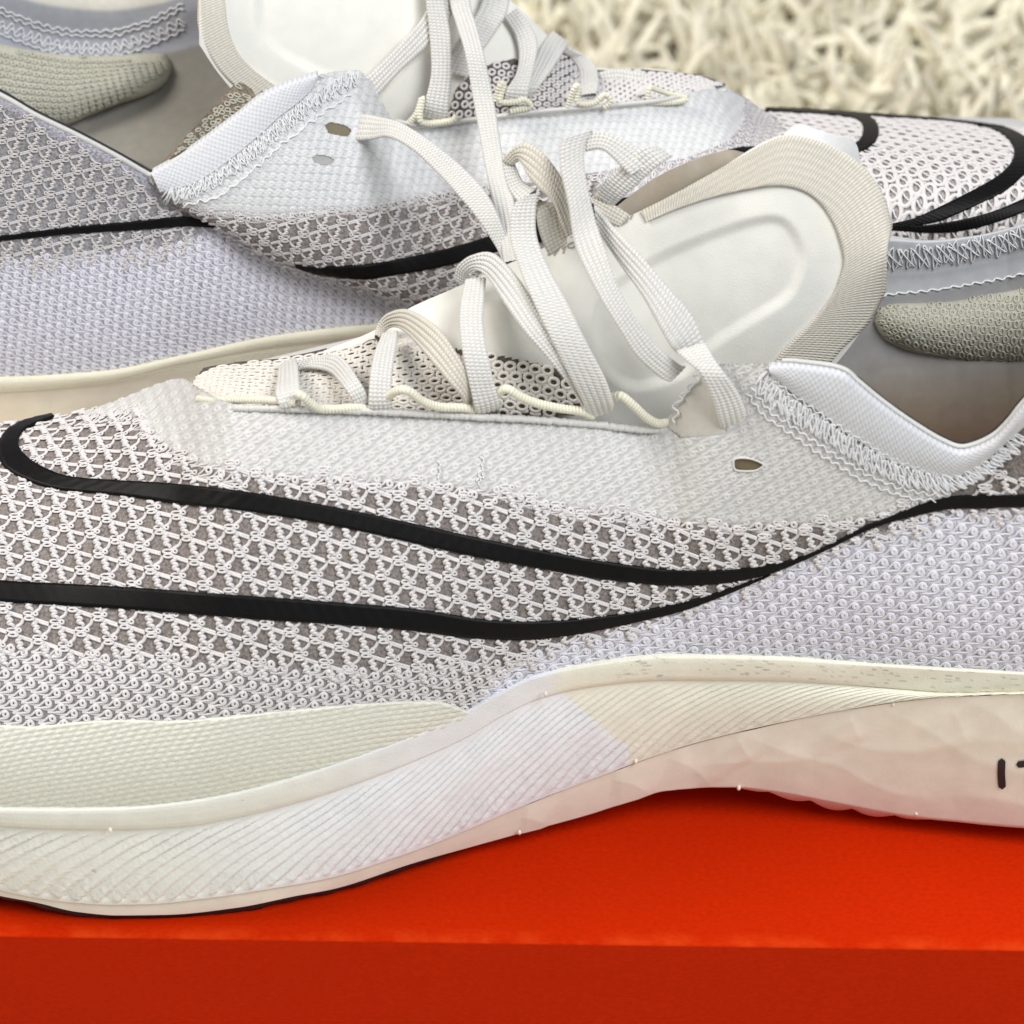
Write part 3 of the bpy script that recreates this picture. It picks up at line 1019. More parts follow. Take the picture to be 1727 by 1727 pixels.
knit(bag, up, edge_strip, (800, 760), (21.0, 6.0), (5.0, 20.0), T_dense(0.016, 0.95), jit=0.7, edge=0, press=STRIPES)
bag.build('edge_knit', M['yarn'], shoe, kind='stuff')

# cream toe guard, woven in raised lozenges
NG = 620
gt = smooth_poly([(-330, 1130), (-200, 1185), (-80, 1215), (0, 1222), (60, 1224), (130, 1217), (200, 1213), (300, 1214), (400, 1205), (500, 1195), (600, 1186), (690, 1181), (740, 1182), (786, 1196)], NG)
gb = smooth_poly([(-330, 1215), (-200, 1312), (-100, 1356), (0, 1372), (100, 1373), (200, 1371), (300, 1362), (400, 1345), (500, 1319), (600, 1287), (700, 1248), (750, 1225), (790, 1205)], NG)
e = np.linspace(0, 1, 110)
PX = gt[:, None] * (1 - e[None, :, None]) + gb[:, None] * e[None, :, None]
ga, gb_ = up.inv(PX[..., 0], PX[..., 1])
rv = PX[..., 1] / 8.4 + PX[..., 0] / 52.0 + 0.12 * np.sin(PX[..., 0] / 31.0)
row = np.floor(rv)
fr = rv - row
ph = PX[..., 0] / 20.0 + row * 0.36 + 0.35 * (fr - .5)
loz = np.clip(np.sin(np.pi * fr), 0, 1) ** 0.7 * np.clip(np.abs(np.sin(np.pi * ph)), 0, 1) ** 0.6
und = np.sin(PX[..., 0] / 83.0 + 1.0) * np.sin(PX[..., 1] / 47.0 + PX[..., 0] / 150.0)
hgt = 0.085 + 0.024 * loz + 0.022 * und
hgt[:, 0] = 0.0
Pg, _ = up.ev(ga, gb_, hgt)
grid_obj('toe_guard', Pg, M['guard'], shoe)

# ------------------------------------------------------------------ front shoe: sole
mid_bot = [(-430, 1160), (-330, 1300), (-200, 1412), (-100, 1468), (0, 1501), (60, 1514), (120, 1522), (190, 1526), (250, 1525), (350, 1515), (450, 1500), (560, 1480),
           (650, 1452), (734, 1422), (873, 1363), (1012, 1309), (1160, 1257), (1301, 1222), (1440, 1195), (1527, 1182), (1613, 1174),
           (1727, 1170), (1900, 1176), (2100, 1180), (2300, 1130)]
sole_bot = [(-430, 1185), (-330, 1325), (-200, 1432), (-100, 1484), (0, 1511), (60, 1522), (130, 1538), (200, 1544), (280, 1543), (400, 1531), (500, 1511), (560, 1500),
            (700, 1455), (800, 1427), (880, 1405), (1000, 1372), (1060, 1352), (1127, 1333), (1180, 1328), (1240, 1327), (1300, 1333), (1400, 1352),
            (1500, 1371), (1560, 1380), (1640, 1388), (1727, 1395), (1900, 1400), (2100, 1380), (2300, 1300)]
rim_low = [(-430, 1060), (-330, 1222), (-200, 1330), (-100, 1376), (0, 1392), (100, 1397), (200, 1398), (300, 1394), (400, 1378), (500, 1354), (600, 1322), (700, 1283),
           (780, 1247), (850, 1206), (905, 1180), (1000, 1158), (1127, 1147), (1300, 1148), (1405, 1153), (1509, 1161), (1600, 1168), (1727, 1169), (1900, 1176), (2300, 1130)]
# how far the rim stands proud of the face below it
rim_step = [(-430, .10), (0, .11), (300, .11), (480, .08), (620, .03), (760, .0), (880, .0), (960, .045), (1127, .07), (1350, .06), (1509, .02), (1613, 0.0), (2300, 0.0)]
sole_Y = [(-430, 5.0), (-330, 2.9), (-200, 1.5), (-100, 0.92), (0, 0.62), (200, 0.47), (400, 0.60), (600, 1.15), (800, 2.0), (1000, 2.65), (1200, 3.0), (1400, 2.85),
          (1600, 2.55), (1800, 2.3), (2000, 2.4), (2150, 3.0), (2300, 4.4)]

sx = np.arange(-430, 2300.1, 2.5)
yr = curve(rim_Y, sx); ys = curve(sole_Y, sx)
pr_, pl_, pm_, pb_ = curve(rim_py, sx), curve(rim_low, sx), curve(mid_bot, sx), curve(sole_bot, sx)
pl_ = np.clip(pl_, pr_ + 4, pm_ - 4)
stp = curve(rim_step, sx)

# midsole: inner lip, rim band, ridged face
rows = []
lip, _ = up.ev(*up.inv(sx, pr_ + 6), 0.0)
rim0 = atY(sx, pr_ + 1.5, yr + 0.02)
rows.append(rim0 + np.array([0, 0.35, -0.10]))
for e_, out in [(q_, np.interp(q_, [0, .07, .25, .55, .85, .96, 1], [-.03, -.07, -.10, -.115, -.105, -.07, -.02])) for q_ in np.r_[0, .04, np.linspace(.08, .9, 16), .95, 1.0]]:
    py = pr_ + 1.5 + (pl_ - pr_ - 1.5) * e_
    rows.append(atY(sx, py, yr + out * stp / 0.11 - 0.02))
nfl = len(rows)
wf = np.linspace(0.0, 1.0, 70)
face = []
for w_ in wf:
    py = pl_ + (pm_ - pl_) * w_
    Yf = yr + (np.minimum(ys, yr) - 0.03 - yr) * w_ * 0.8 - 0.015 + 0.02 * (1 - w_)
    face.append(atY(sx, py, Yf - 0.07 * np.sin(np.pi * w_) * 0.9))
face = np.stack(face, 1)
# ridges: fine slanting steps, fanning out towards the arch
pxg = sx[:, None] + 0 * wf[None]
pyg = pl_[:, None] + (pm_ - pl_)[:, None] * wf[None]
shift = np.interp(pxg, [-430, 0, 300, 600, 900, 1100, 1500, 2300], [140, 155, 190, 290, 330, 270, 170, 130])
pitch = np.interp(pxg, [-430, 0, 500, 800, 2300], [34, 34, 33, 30, 30])
g0 = pxg + (wf[None] - 1) * 0
lown = np.sin(pxg / 71.0 + 3 * wf[None]) * 3.0 + np.sin(pxg / 23.0 - 5 * wf[None]) * 1.2
src = pxg + lown - (1 - wf[None]) ** 1.3 * shift          # where this ridge starts on the lower edge
phase = src / pitch
fr = phase - np.floor(phase)
cellr = np.floor(phase)
amp_r = 0.55 + 0.45 * np.abs(np.sin(cellr * 12.9898))
crumb = rng.random((len(sx) // 3 + 2, 36)); crumb = np.repeat(np.repeat(crumb, 3, 0), 2, 1)[:len(sx), :70]
fr = np.clip(fr + (crumb - 0.5) * 0.10, 0, 0.999)
saw = np.where(fr < 0.70, fr / 0.70, (1 - fr) / 0.30)
amp = 0.105 * sstep(0.02, 0.14, wf)[None] * np.interp(wf, [0, .35, .55, .8, .93, .96, 1], [1.0, .8, .55, 1.0, 1.15, .2, .05])[None]
amp = amp * np.interp(pxg, [-430, 350, 700, 1000, 2300], [1, 1, .7, .75, .8])
cream = sstep(0.0, 1.0, (pxg - np.interp(pyg, [1130, 1180, 1230, 1260, 1290, 1330], [905, 962, 1022, 1060, 1058, 1040]) + rng.normal(0, 3.5, pxg.shape)) / 10 + 0.5)
amp = amp * amp_r * (1 - 0.45 * cream)
dt_ = (saw - 0.5) * amp
nz = np.array([0, -1.0, 0.15])
face = face + dt_[..., None] * nz + 0.0
allrows = np.concatenate([np.stack(rows, 1), face], 1)
sm = cream
cr_all = np.concatenate([np.repeat(cream[:, :1], nfl, 1), cream], 1)
creamR = sstep(-26, 26, sx[:, None] - 935 + rng.normal(0, 8, (len(sx), nfl)))
cr_all[:, :nfl] = creamR
wht = np.array([0.80, 0.795, 0.81]); crm = np.array([0.81, 0.785, 0.66])
colm = np.ones(allrows.shape[:2] + (4,))
warm = np.array([0.80, 0.775, 0.70])
wl_ = sstep(150, 700, sx)[:, None, None]
colm[..., :3] = (warm * (1 - wl_) + wht * wl_) * (1 - cr_all[..., None]) + crm * cr_all[..., None]
wr = (1 - sstep(420, 760, sx))[:, None, None]
colm[:, 1:nfl, :3] = np.array([0.80, 0.785, 0.715]) * wr + colm[:, 1:nfl, :3] * (1 - wr)
# little grey dirt specks rubbed into the upper edge
for _ in range(120):
    i_ = int(rng.uniform(580, 870)); j_ = int(rng.integers(2, 18)); wdt = int(rng.integers(1, 6))
    colm[i_:i_ + wdt, j_:j_ + 1, :3] *= rng.uniform(0.58, 0.88)
grid_obj('midsole', allrows, M['foam'], shoe, attrs={'Col': colm})

# lower foam with leaf-like facets, then its underside
wl = np.linspace(0, 1, 46)
low = []
for w_ in wl:
    py = pm_ + (pb_ - pm_) * w_
    Ym = atY(sx, pm_, np.minimum(ys, yr) * 0 + (yr + (np.minimum(ys, yr) - 0.03 - yr) * 0.8 - 0.015))[..., 1]
    low.append(atY(sx, py, Ym + 0.05 * (1 - w_) * 0 + (ys - Ym) * w_ + 0.045))
low = np.stack(low, 1)
pxl = sx[:, None] + 0 * wl[None]
thick = np.clip((pb_ - pm_) / 200.0, 0, 1)[:, None]


CREASES = [[(1231, 1240), (1266, 1243), (1322, 1264), (1370, 1278), (1422, 1292), (1457, 1313), (1509, 1334), (1579, 1344), (1610, 1343)],
           [(1353, 1222), (1405, 1240), (1440, 1254), (1474, 1261), (1527, 1264), (1579, 1257), (1613, 1250), (1666, 1245), (1727, 1248), (1800, 1262)],
           [(1468, 1190), (1509, 1205), (1561, 1226), (1613, 1257), (1648, 1278), (1683, 1288), (1727, 1299), (1800, 1312)],
           [(1610, 1174), (1666, 1195), (1700, 1219), (1727, 1233), (1800, 1250)], [(1127, 1278), (1148, 1284), (1172, 1295), (1190, 1313), (1198, 1326)],
           [(1170, 1290), (1230, 1283), (1300, 1281), (1370, 1279)], [(1606, 1344), (1650, 1342), (1700, 1348), (1760, 1366), (1830, 1380)],
           [(1030, 1315), (1060, 1318), (1085, 1330), (1100, 1342)], [(880, 1375), (905, 1382), (925, 1392)], [(1427, 1200), (1440, 1222), (1452, 1250)],
           [(1600, 1185), (1620, 1222), (1632, 1255)], [(1240, 1240), (1256, 1262), (1268, 1282)], [(1860, 1190), (1900, 1230), (1980, 1260), (2080, 1270)]]
pyl = pm_[:, None] + (pb_ - pm_)[:, None] * wl[None]
disp = np.zeros(pxl.shape)
for kk, cr_ in enumerate(CREASES):
    c_ = smooth_poly(cr_, 40)
    d2 = np.full(pxl.shape, 1e9); sg = np.zeros(pxl.shape); en = np.zeros(pxl.shape)
    for i_ in range(39):
        a_, b_ = c_[i_], c_[i_ + 1]
        ab = b_ - a_; t_ = np.clip(((pxl - a_[0]) * ab[0] + (pyl - a_[1]) * ab[1]) / (ab @ ab), 0, 1)
        ex, ey = pxl - a_[0] - t_ * ab[0], pyl - a_[1] - t_ * ab[1]
        dd = ex * ex + ey * ey
        m1 = dd < d2
        d2 = np.where(m1, dd, d2); sg = np.where(m1, np.sign(ab[0] * ey - ab[1] * ex), sg); en = np.where(m1, np.sin(np.pi * np.clip((i_ + t_) / 39, 0, 1)), en)
    d1 = np.sqrt(d2) * sg
    disp += 0.042 * np.clip(en * 1.5, 0, 1) * np.exp(-np.abs(d1) / np.where(d1 > 0, 45.0, 28.0))
low = low + disp[..., None] * np.array([0, -1.0, 0.1])
bot = low[:, -1]
under = [bot + np.array([0, 0.05, -0.03]), bot + np.array([0, 0.5, -0.06])]
far_bot = xyz(sx, curve([(-430, 5.6), (-330, 8.0), (-200, 9.2), (0, 10.1), (200, 10.3), (600, 10.0), (1000, 9.3), (1400, 9.0), (1800, 8.9), (2100, 8.3), (2300, 7.0)], sx),
              np.maximum(bot[:, 2], 0.03))
far_top = far_bot + np.array([0, 0, 3.4])
V = np.concatenate([low, np.stack(under, 1), far_bot[:, None], far_top[:, None], (rows[0])[:, None]], 1)
grid_obj('lower_foam', V, M['foam_low'], shoe)
print('sole z', bot[:, 2].min(), bot[:, 2].max())

# small moulding nibs along the parting lines
bag = Bag()
for (px_, py_, Yo) in ((186, 1400, -0.13), (188, 1527, -0.08), (187, 1541, -0.02), (876, 1404, -0.03), (1072, 1284, -0.06), (1246, 1329, -0.03), (1545, 1372, -0.03), (1506, 1187, -0.04), (920, 1170, -0.1)):
    c = atY(np.array([px_]), np.array([py_]), curve(rim_Y, np.array([float(px_)])) + Yo - 0.08)
    th, ph_ = np.meshgrid(np.linspace(0, np.pi, 6), np.linspace(0, 2 * np.pi, 9)[:-1], indexing='ij')
    s_ = np.stack([np.sin(th) * np.cos(ph_) * .9, np.sin(th) * np.sin(ph_), np.cos(th) * 1.4], -1) * 0.045
    bag.add(c + s_.reshape(-1, 3), gridfaces(6, 8, wrap_v=True))
bag.build('moulding_nibs', M['foam_low'], shoe, kind='stuff')

# black rubber outsole pods under the forefoot
ox = np.arange(-380, 775, 4.0)
ob = curve(sole_bot, ox); oy = curve(sole_Y, ox)
lugs = 2.0 * (np.sin(ox / 9.5) > 0.2)
th_ = np.interp(ox, [-380, 20, 90, 200, 380, 480, 560, 700, 770], [2, 2, 7, 8, 8, 5, 4, 5, 1]) + lugs
rowsO = []
for dpy, dY in ((-6, 0.10), (0.0, 0.10), (0.6, 0.10), (1.0, 0.13)):
    rowsO.append(atY(ox, ob + (dpy if dpy <= 0 else th_ * dpy), oy + dY + 0.01))
rowsO.append(rowsO[-1] + np.array([0, 2.5, 0.0]))
Vo = np.stack(rowsO, 1); Vo[..., 2] = np.maximum(Vo[..., 2], 0.012)
grid_obj('outsole', Vo, M['rubber'], shoe)
# clear scalloped edge of the outsole under the arch
sc = np.arange(1225, 1580, 4.0)
sb = curve(sole_bot, sc); so = curve(sole_Y, sc)
sl = 13 * np.clip(np.sin(np.pi * (sc - 1225) / 355), 0, 1) * (0.35 + 0.65 * np.abs(np.sin((sc - 1225) / 355 * np.pi * 5)))
Vs = np.stack([atY(sc, sb - 2, so + 0.12), atY(sc, sb + sl, so + 0.16), atY(sc, sb + sl, so + 0.16) + np.array([0, 0.6, 0.05])], 1)
grid_obj('outsole_edge', Vs, M['foam_low'], shoe)

# black lettering on the heel foam
def low_at(px, py, h):
    i = (px - sx[0]) / 2.5
    pm = np.interp(px, sx, pm_); pb = np.interp(px, sx, pb_)
    w_ = np.clip((py - pm) / (pb - pm), 0, 1)
    sfl = low_at.s
    return sfl.ev(i, w_ * 45, h)[0]


low_at.s = Surf(low)


def stroke(pts, wpx, name='letter_stroke'):
    """a flat rounded pen stroke lying on the lower foam."""
    p = smooth_poly(pts, 14)
    t = np.gradient(p, axis=0); t /= np.linalg.norm(t, axis=1, keepdims=True)
    nn = np.stack([-t[:, 1], t[:, 0]], -1)
    ln = np.r_[0, np.cumsum(np.linalg.norm(np.diff(p, axis=0), axis=1))]
    cap = np.minimum(ln, ln[-1] - ln)
    hw = np.where(cap < wpx / 2, np.sqrt(np.clip((wpx / 2) ** 2 - (wpx / 2 - cap) ** 2, 0, None)), wpx / 2)
    q = np.linspace(-1, 1, 5)
    G = p[:, None] + nn[:, None] * (q[None] * hw[:, None])[..., None]
    V = low_at(G[..., 0], G[..., 1], 0.022)
    return grid_obj(name, V, M['ink'], shoe)


stroke([(1689, 1274), (1688, 1300), (1690, 1327)], 13)
stroke([(1713, 1285), (1737, 1283), (1762, 1284)], 11)
stroke([(1739, 1280), (1738, 1305), (1740, 1330)], 12)

# ------------------------------------------------------------------ front shoe: collar, seams
cl = [(1300, 622), (1322, 620), (1350, 621), (1420, 632), (1450, 655), (1480, 680), (1520, 710), (1560, 736), (1590, 753), (1620, 764), (1650, 758), (1680, 742), (1705, 718),
      (1727, 690), (1790, 620), (1850, 560)]
cb = [(1303, 632), (1326, 652), (1354, 673), (1400, 706), (1430, 730), (1462, 750), (1500, 774), (1540, 790), (1575, 800), (1605, 804), (1632, 795), (1655, 782), (1690, 752), (1720, 725), (1745, 700), (1800, 640), (1860, 580)]
t = smooth_poly([(a, b - 4) for a, b in cl], 220); q = smooth_poly(cb, 220)
e = np.linspace(0, 1, 12)
PX = t[:, None] * (1 - e[None, :, None]) + q[:, None] * e[None, :, None]
a, b = up.inv(PX[..., 0], PX[..., 1])
hh = 0.05 + 0.09 * np.sin(np.pi * np.linspace(0.25, 1, 12))[None]
Pc, Nc = up.ev(a, b, np.broadcast_to(hh, a.shape))
inn = Pc[:, :1] + np.array([0, 0.18, -0.02]); inn2 = Pc[:, :1] + np.array([0, 0.30, -0.45])
Pc = np.concatenate([inn2, inn, Pc], 1)
st = np.zeros(Pc.shape); st[..., 0] = np.arange(Pc.shape[1])[None] * 0.055
st[..., 1] = np.r_[0, np.cumsum(np.linalg.norm(np.diff(Pc[:, 5], axis=0), axis=1))][:, None]
grid_obj('collar', Pc, M['collar'], shoe, attrs={'st': st})
# dark bound edge
k = smooth_poly([(a, b - 5) for a, b in cl[1:]], 200)
a, b = up.inv(k[:, 0], k[:, 1] + 2)
Pe, Ne = up.ev(a, b, 0.06)
V, f = tubes((Pe + np.array([0, 0.24, 0.0]))[None, 40:], Ne[None, 40:], 0.035, 6)
obj('collar_edge', V, f, M['ink'], shoe)
V, f = tubes((Pe + np.array([0, 0.14, 0.03]))[None], Ne[None], 0.045, 6)
obj('collar_piping', V, f, M['film_yarn'], shoe)

seam = [(1284, 632), (1310, 668), (1345, 692), (1400, 730), (1440, 755), (1480, 780), (1520, 797), (1560, 808), (1600, 813), (1632, 803), (1665, 785), (1720, 740)]
bag = Bag()
for s_, (hw, off, pit) in enumerate(((8, -9, 5.5), (9, -5, 6.5), (8, 7, 6), (9, 10, 7.5), (16, 0, 9))):
    V, f = thread_zigzag(up, [(x - off * .6, y + off * .8) for x, y in seam], hw, pit, 0.035 + 0.006 * s_, 0.017, 1.6, seed=s_, lean=2 + 1.5 * s_)
    bag.add(V, f)
for off, rr in ((24, 0.014), (36, 0.014), (-20, 0.012)):
    sm2 = [(x - off * 0.62, y + off * 0.8) for x, y in seam[:9]]
    V, f = thread_zigzag(up, sm2, 2.5, 9, 0.055, rr, 0.6, seed=off + 50, lean=0)
    bag.add(V, f)
V, f = thread_zigzag(up, [(1140, 716), (1150, 680), (1168, 650), (1190, 622), (1215, 612)], 5, 9, 0.05, 0.02, 2.0, seed=77, lean=2)
bag.add(V, f)
for sgm in ([(812, 770), (814, 785), (809, 798), (805, 812)], [(740, 778), (742, 795), (738, 808)], [(815, 800), (806, 818)]):
    V, f = thread_zigzag(up, sgm, 1.5, 6, 0.05, 0.016, 0.5, seed=5, lean=0)
    bag.add(V, f)
bag.build('seam_stitching', M['thread'], shoe, kind='stuff')
# eyelet hole in the coated panel
t = smooth_poly([(1238, 775), (1248, 771), (1266, 772), (1283, 778), (1288, 784), (1275, 792), (1255, 793), (1240, 790)], 40, closed=True)
a, b = up.inv(t[:, 0], t[:, 1])
Ph, Nh = up.ev(a, b, 0.045)
V, f = tubes(Ph[None], Nh[None], 0.02, 6, closed=True)
obj('eyelet_rim', V, f, M['film_yarn'], shoe)
Ph = up.ev(a, b, 0.008)[0]
cen = Ph.mean(0)
ring2 = np.concatenate([Ph, cen + (Ph - cen) * 0.05], 0)
obj('eyelet', ring2, gridfaces(2, 40, wrap_v=True)[:, ::-1], plain('eyelet_dark', (0.17, 0.13, 0.075), rough=0.9), shoe)


# ------------------------------------------------------------------ tongue builder shared by both shoes
def tongue_surf(cols, nu=320, nv=120, bulge=0.3, pad=None, pad_h=0.10, sag=None):
    """cols: near (px,py,Y), far (px,py,Y) in order along the tongue."""
    c = np.array(cols, float)
    k = smooth_poly(np.column_stack([(c[:, 0] + c[:, 3]) / 2, (c[:, 1] + c[:, 4]) / 2, c]), nu)[:, 2:]
    n0 = atY(k[:, 0], k[:, 1], k[:, 2]); f0 = atY(k[:, 3], k[:, 4], k[:, 5])
    v = np.linspace(0, 1, nv)[None, :, None]
    P = n0[:, None] * (1 - v) + f0[:, None] * v
    view = (CAM - P); view /= np.linalg.norm(view, axis=-1, keepdims=True)
    P = P + view * bulge * np.sin(np.pi * v)
    if pad is not None:
        sf = Surf(P)
        d = sdist(pad, sf.pp[..., 0], sf.pp[..., 1])
        lift = pad_h * (1 - sstep(-20, 2, d))
        P = P + sf.N * lift[..., None]
    return Surf(P)


def bandgrid(surf, top, bot, n, m, h):
    t = smooth_poly(top, n); q = smooth_poly(bot, n)
    e = np.linspace(0, 1, m)
    PX = t[:, None] * (1 - e[None, :, None]) + q[:, None] * e[None, :, None]
    a, b = surf.inv(PX[..., 0], PX[..., 1])
    return surf.ev(a, b, h)


def webbing(surf, outer, inner, parent, n=260, m=16, h=0.05, out=0.0):
    P, Nn = bandgrid(surf, outer, inner, n, m, h)
    if out:                               # let the free edge curl a little off the tongue
        P = P + Nn * (out * (1 - np.linspace(0, 1, m)) ** 2)[None, :, None]
    back = P[:, :1] - Nn[:, :1] * 0.12
    back_in = P[:, 3:4] - Nn[:, 3:4] * 0.12
    edge_in = P[:, -1:] - Nn[:, -1:] * 0.05
    P = np.concatenate([back_in, back, P, edge_in], 1)
    al = np.r_[0, np.cumsum(np.linalg.norm(np.diff(P[:, m // 2], axis=0), axis=1))]
    w = np.linalg.norm(P[:, 2] - P[:, -2], axis=1)
    st = np.zeros(P.shape)
    st[..., 0] = np.r_[0, 0, np.linspace(0, 1, m), 1][None] * w[:, None]
    st[..., 1] = al[:, None]
    return grid_obj('tongue_edging', P, M['trim'], parent, attrs={'st': st})


# front tongue
tcols = [(560, 690, 5.55, 545, 592, 7.2), (640, 694, 5.5, 625, 560, 7.3), (700, 696, 5.45, 690, 520, 7.4), (800, 702, 5.4, 775, 482, 7.5), (900, 712, 5.4, 855, 446, 7.6),
         (1010, 740, 5.5, 960, 402, 7.7), (1110, 770, 5.6, 1080, 356, 7.8), (1210, 720, 5.7, 1195, 296, 7.9), (1300, 690, 5.8, 1320, 228, 8.0),
         (1375, 650, 6.0, 1425, 258, 7.9), (1448, 565, 6.4, 1480, 315, 7.6), (1490, 490, 6.8, 1501, 380, 7.2)]
padp = smooth_poly([(1000, 600), (1010, 500), (1085, 440), (1150, 407), (1250, 370), (1312, 362), (1346, 388), (1362, 430), (1352, 476), (1330, 510), (1270, 548), (1205, 590),
                    (1150, 640), (1060, 660)], 70, closed=True)
tg = tongue_surf(tcols, pad=padp, pad_h=-0.10, bulge=0.35)
grid_obj('tongue', tg.P, M['suede'], shoe)
webbing(tg, [(1082, 356), (1140, 322), (1195, 296), (1262, 258), (1322, 229), (1375, 236), (1425, 260), (1462, 288), (1484, 320), (1499, 365), (1501, 400), (1497, 455), (1485, 500),
             (1462, 543), (1415, 590), (1378, 640)],
        [(1092, 374), (1145, 352), (1200, 334), (1260, 320), (1312, 313), (1350, 320), (1378, 338), (1402, 370), (1416, 405), (1423, 438), (1416, 470), (1402, 500),
         (1372, 538), (1338, 572), (1310, 605), (1290, 650)], shoe, h=0.06)
# the pale film flap at the far top corner of the tongue
Pf, _ = bandgrid(tg, [(1330, 235), (1360, 214), (1400, 222), (1440, 240), (1452, 262)], [(1325, 240), (1360, 238), (1395, 250), (1430, 272), (1450, 288)], 40, 6, 0.03)
P2 = atY(*(smooth_poly([(1322, 226), (1345, 210), (1372, 216), (1410, 228), (1442, 240), (1452, 275)], 40).T), np.full(40, 8.1))
P3 = atY(*(smooth_poly([(1322, 240), (1350, 232), (1378, 238), (1408, 256), (1438, 280), (1448, 300)], 40).T), np.full(40, 7.95))
v = np.linspace(0, 1, 6)[None, :, None]
grid_obj('tongue_film', P2[:, None] * (1 - v) + P3[:, None] * v, M['film'], shoe, attrs={'Col': rgba((0.74, 0.74, 0.73), (40, 6))})

# holed mesh under the laces
mesh_in = [(328, 668), (330, 640), (345, 622), (400, 613), (470, 606), (560, 588), (620, 575), (680, 545), (720, 560), (763, 588), (850, 602), (940, 622), (985, 652), (975, 698), (900, 706),
           (700, 700), (500, 695), (380, 690)]
vc = [(300, 662, 6.6, 318, 638, 7.3), (345, 680, 6.1, 345, 616, 7.4), (400, 694, 5.45, 400, 606, 7.5), (500, 700, 5.3, 495, 596, 7.45), (600, 704, 5.25, 590, 570, 7.4), (700, 708, 5.25, 690, 525, 7.45),
      (800, 712, 5.2, 790, 480, 7.5), (900, 716, 5.2, 880, 440, 7.6), (1000, 724, 5.2, 980, 420, 7.7)]
vs = tongue_surf(vc, nu=300, nv=60, bulge=0.40)
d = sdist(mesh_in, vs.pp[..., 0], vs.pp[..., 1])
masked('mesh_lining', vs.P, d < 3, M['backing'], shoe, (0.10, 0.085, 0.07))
bag = Bag()
knit(bag, vs, mesh_in, (860, 650), (21.5, 2.0), (10.5, 17.0), T_ring(8.4, 6.2, 3.0, 0.03), jit=0.7, edge=-3)
knit(bag, vs, mesh_in, (860, 650), (21.5, 2.0), (10.5, 17.0), [(np.array([(-9.5, 7.), (-4, 8.5), (4, 8.5), (9.5, 7.)]), np.full(4, 0.02), 3.0, False)], jit=0.4, edge=-3)
bag.build('mesh_knit', cloth('mesh_yarn', (0.70, 0.66, 0.60), rough=0.8, var=0.1, vscale=2500, bump=0.5, bscale=9000), shoe, kind='stuff')

# grey lettering along the far edge of the tongue, upside down and half under the laces
def tstroke(pts, w=3.0):
    p = smooth_poly(pts, 10)
    t = np.gradient(p, axis=0); t /= np.linalg.norm(t, axis=1, keepdims=True) + 1e-9
    nn = np.stack([-t[:, 1], t[:, 0]], -1)
    G = p[:, None] + nn[:, None] * (np.array([-1, 0, 1]) * w / 2)[None, :, None]
    a, b = tg.inv(G[..., 0], G[..., 1])
    return tg.ev(a, b, 0.012)[0]


bag = Bag()
for pts in ([(1070, 356), (1063, 370)], [(1060, 360), (1057, 374), (1051, 376)], [(1049, 363), (1045, 378), (1052, 378), (1056, 365)], [(1039, 370), (1034, 384), (1029, 386)],
            [(970, 408), (972, 414), (965, 418), (958, 417), (959, 412), (968, 409)], [(953, 417), (950, 428)], [(956, 415), (948, 420)], [(942, 420), (934, 431)], [(931, 422), (924, 431)], [(936, 424), (928, 427)]):
    G = tstroke(pts)
    bag.add(G, gridfaces(10, 3))
bag.build('tongue_lettering', M['greyink'], shoe)

# far quarter edge standing up behind the tongue
t = smooth_poly([(1020, 365, 8.2), (1060, 332, 8.3), (1100, 303, 8.4), (1140, 282, 8.45), (1185, 264, 8.5), (1228, 253, 8.5), (1250, 256, 8.5), (1272, 262, 8.5)], 80)
q = smooth_poly([(1030, 420, 7.9), (1090, 400, 7.95), (1150, 372, 8.05), (1200, 345, 8.1), (1250, 322, 8.1), (1290, 300, 8.15)], 80)
e = np.linspace(0, 1, 14)
G = t[:, None] * (1 - e[None, :, None]) + q[:, None] * e[None, :, None]
Pq = atY(G[..., 0], G[..., 1], G[..., 2] - 0.12 * np.sin(np.pi * e)[None] + 0.05 * np.sin(G[..., 0] / 17.0))
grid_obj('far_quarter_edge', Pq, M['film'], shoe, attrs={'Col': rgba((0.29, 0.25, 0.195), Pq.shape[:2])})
# cream eyelet cord
pipe([(335, 673, 5.95), (370, 676, 5.6), (420, 674, 5.3), (470, 676, 5.15), (500, 680, 5.0)], 0.075, 'eyelet_cord', M['cord'], shoe)
pipe([(500, 664, 5.0), (510, 668, 4.95), (524, 680, 4.95), (545, 690, 4.98), (600, 688, 5.0), (624, 690, 5.05)], 0.085, 'eyelet_cord', M['cord'], shoe)
pipe([(655, 668, 5.05), (672, 658, 4.95), (690, 660, 4.9), (712, 676, 4.9), (740, 686, 4.92), (780, 688, 4.95), (805, 692, 5.0)], 0.085, 'eyelet_cord', M['cord'], shoe)
pipe([(838, 664, 5.05), (856, 656, 4.95), (876, 668, 4.9), (905, 680, 4.9), (940, 688, 4.92), (980, 694, 4.95), (1000, 702, 5.0)], 0.085, 'eyelet_cord', M['cord'], shoe)
pipe([(1034, 670, 5.05), (1048, 668, 4.95), (1068, 684, 4.9), (1090, 704, 4.92), (1110, 714, 4.95), (1128, 712, 5.02)], 0.085, 'eyelet_cord', M['cord'], shoe)
# whipped edge of the coated panel
k = smooth_poly([(345, 680), (380, 688), (500, 690), (650, 695), (800, 703), (900, 708), (1000, 716), (1090, 725), (1128, 722)], 260)
P = atY(k[:, 0], k[:, 1], np.interp(k[:, 0], [345, 400, 500, 800, 1130], [5.85, 5.2, 5.0, 4.9, 4.95]))
P = P + rng.normal(0, 0.006, P.shape)
V, f = tubes(P[None], np.broadcast_to(np.array([0, -.5, .8]), P.shape)[None], 0.07 * (1 + 0.10 * np.sin(np.arange(260) * 2.2)), 7)
obj('panel_edge', V, f, M['film_yarn'], shoe)


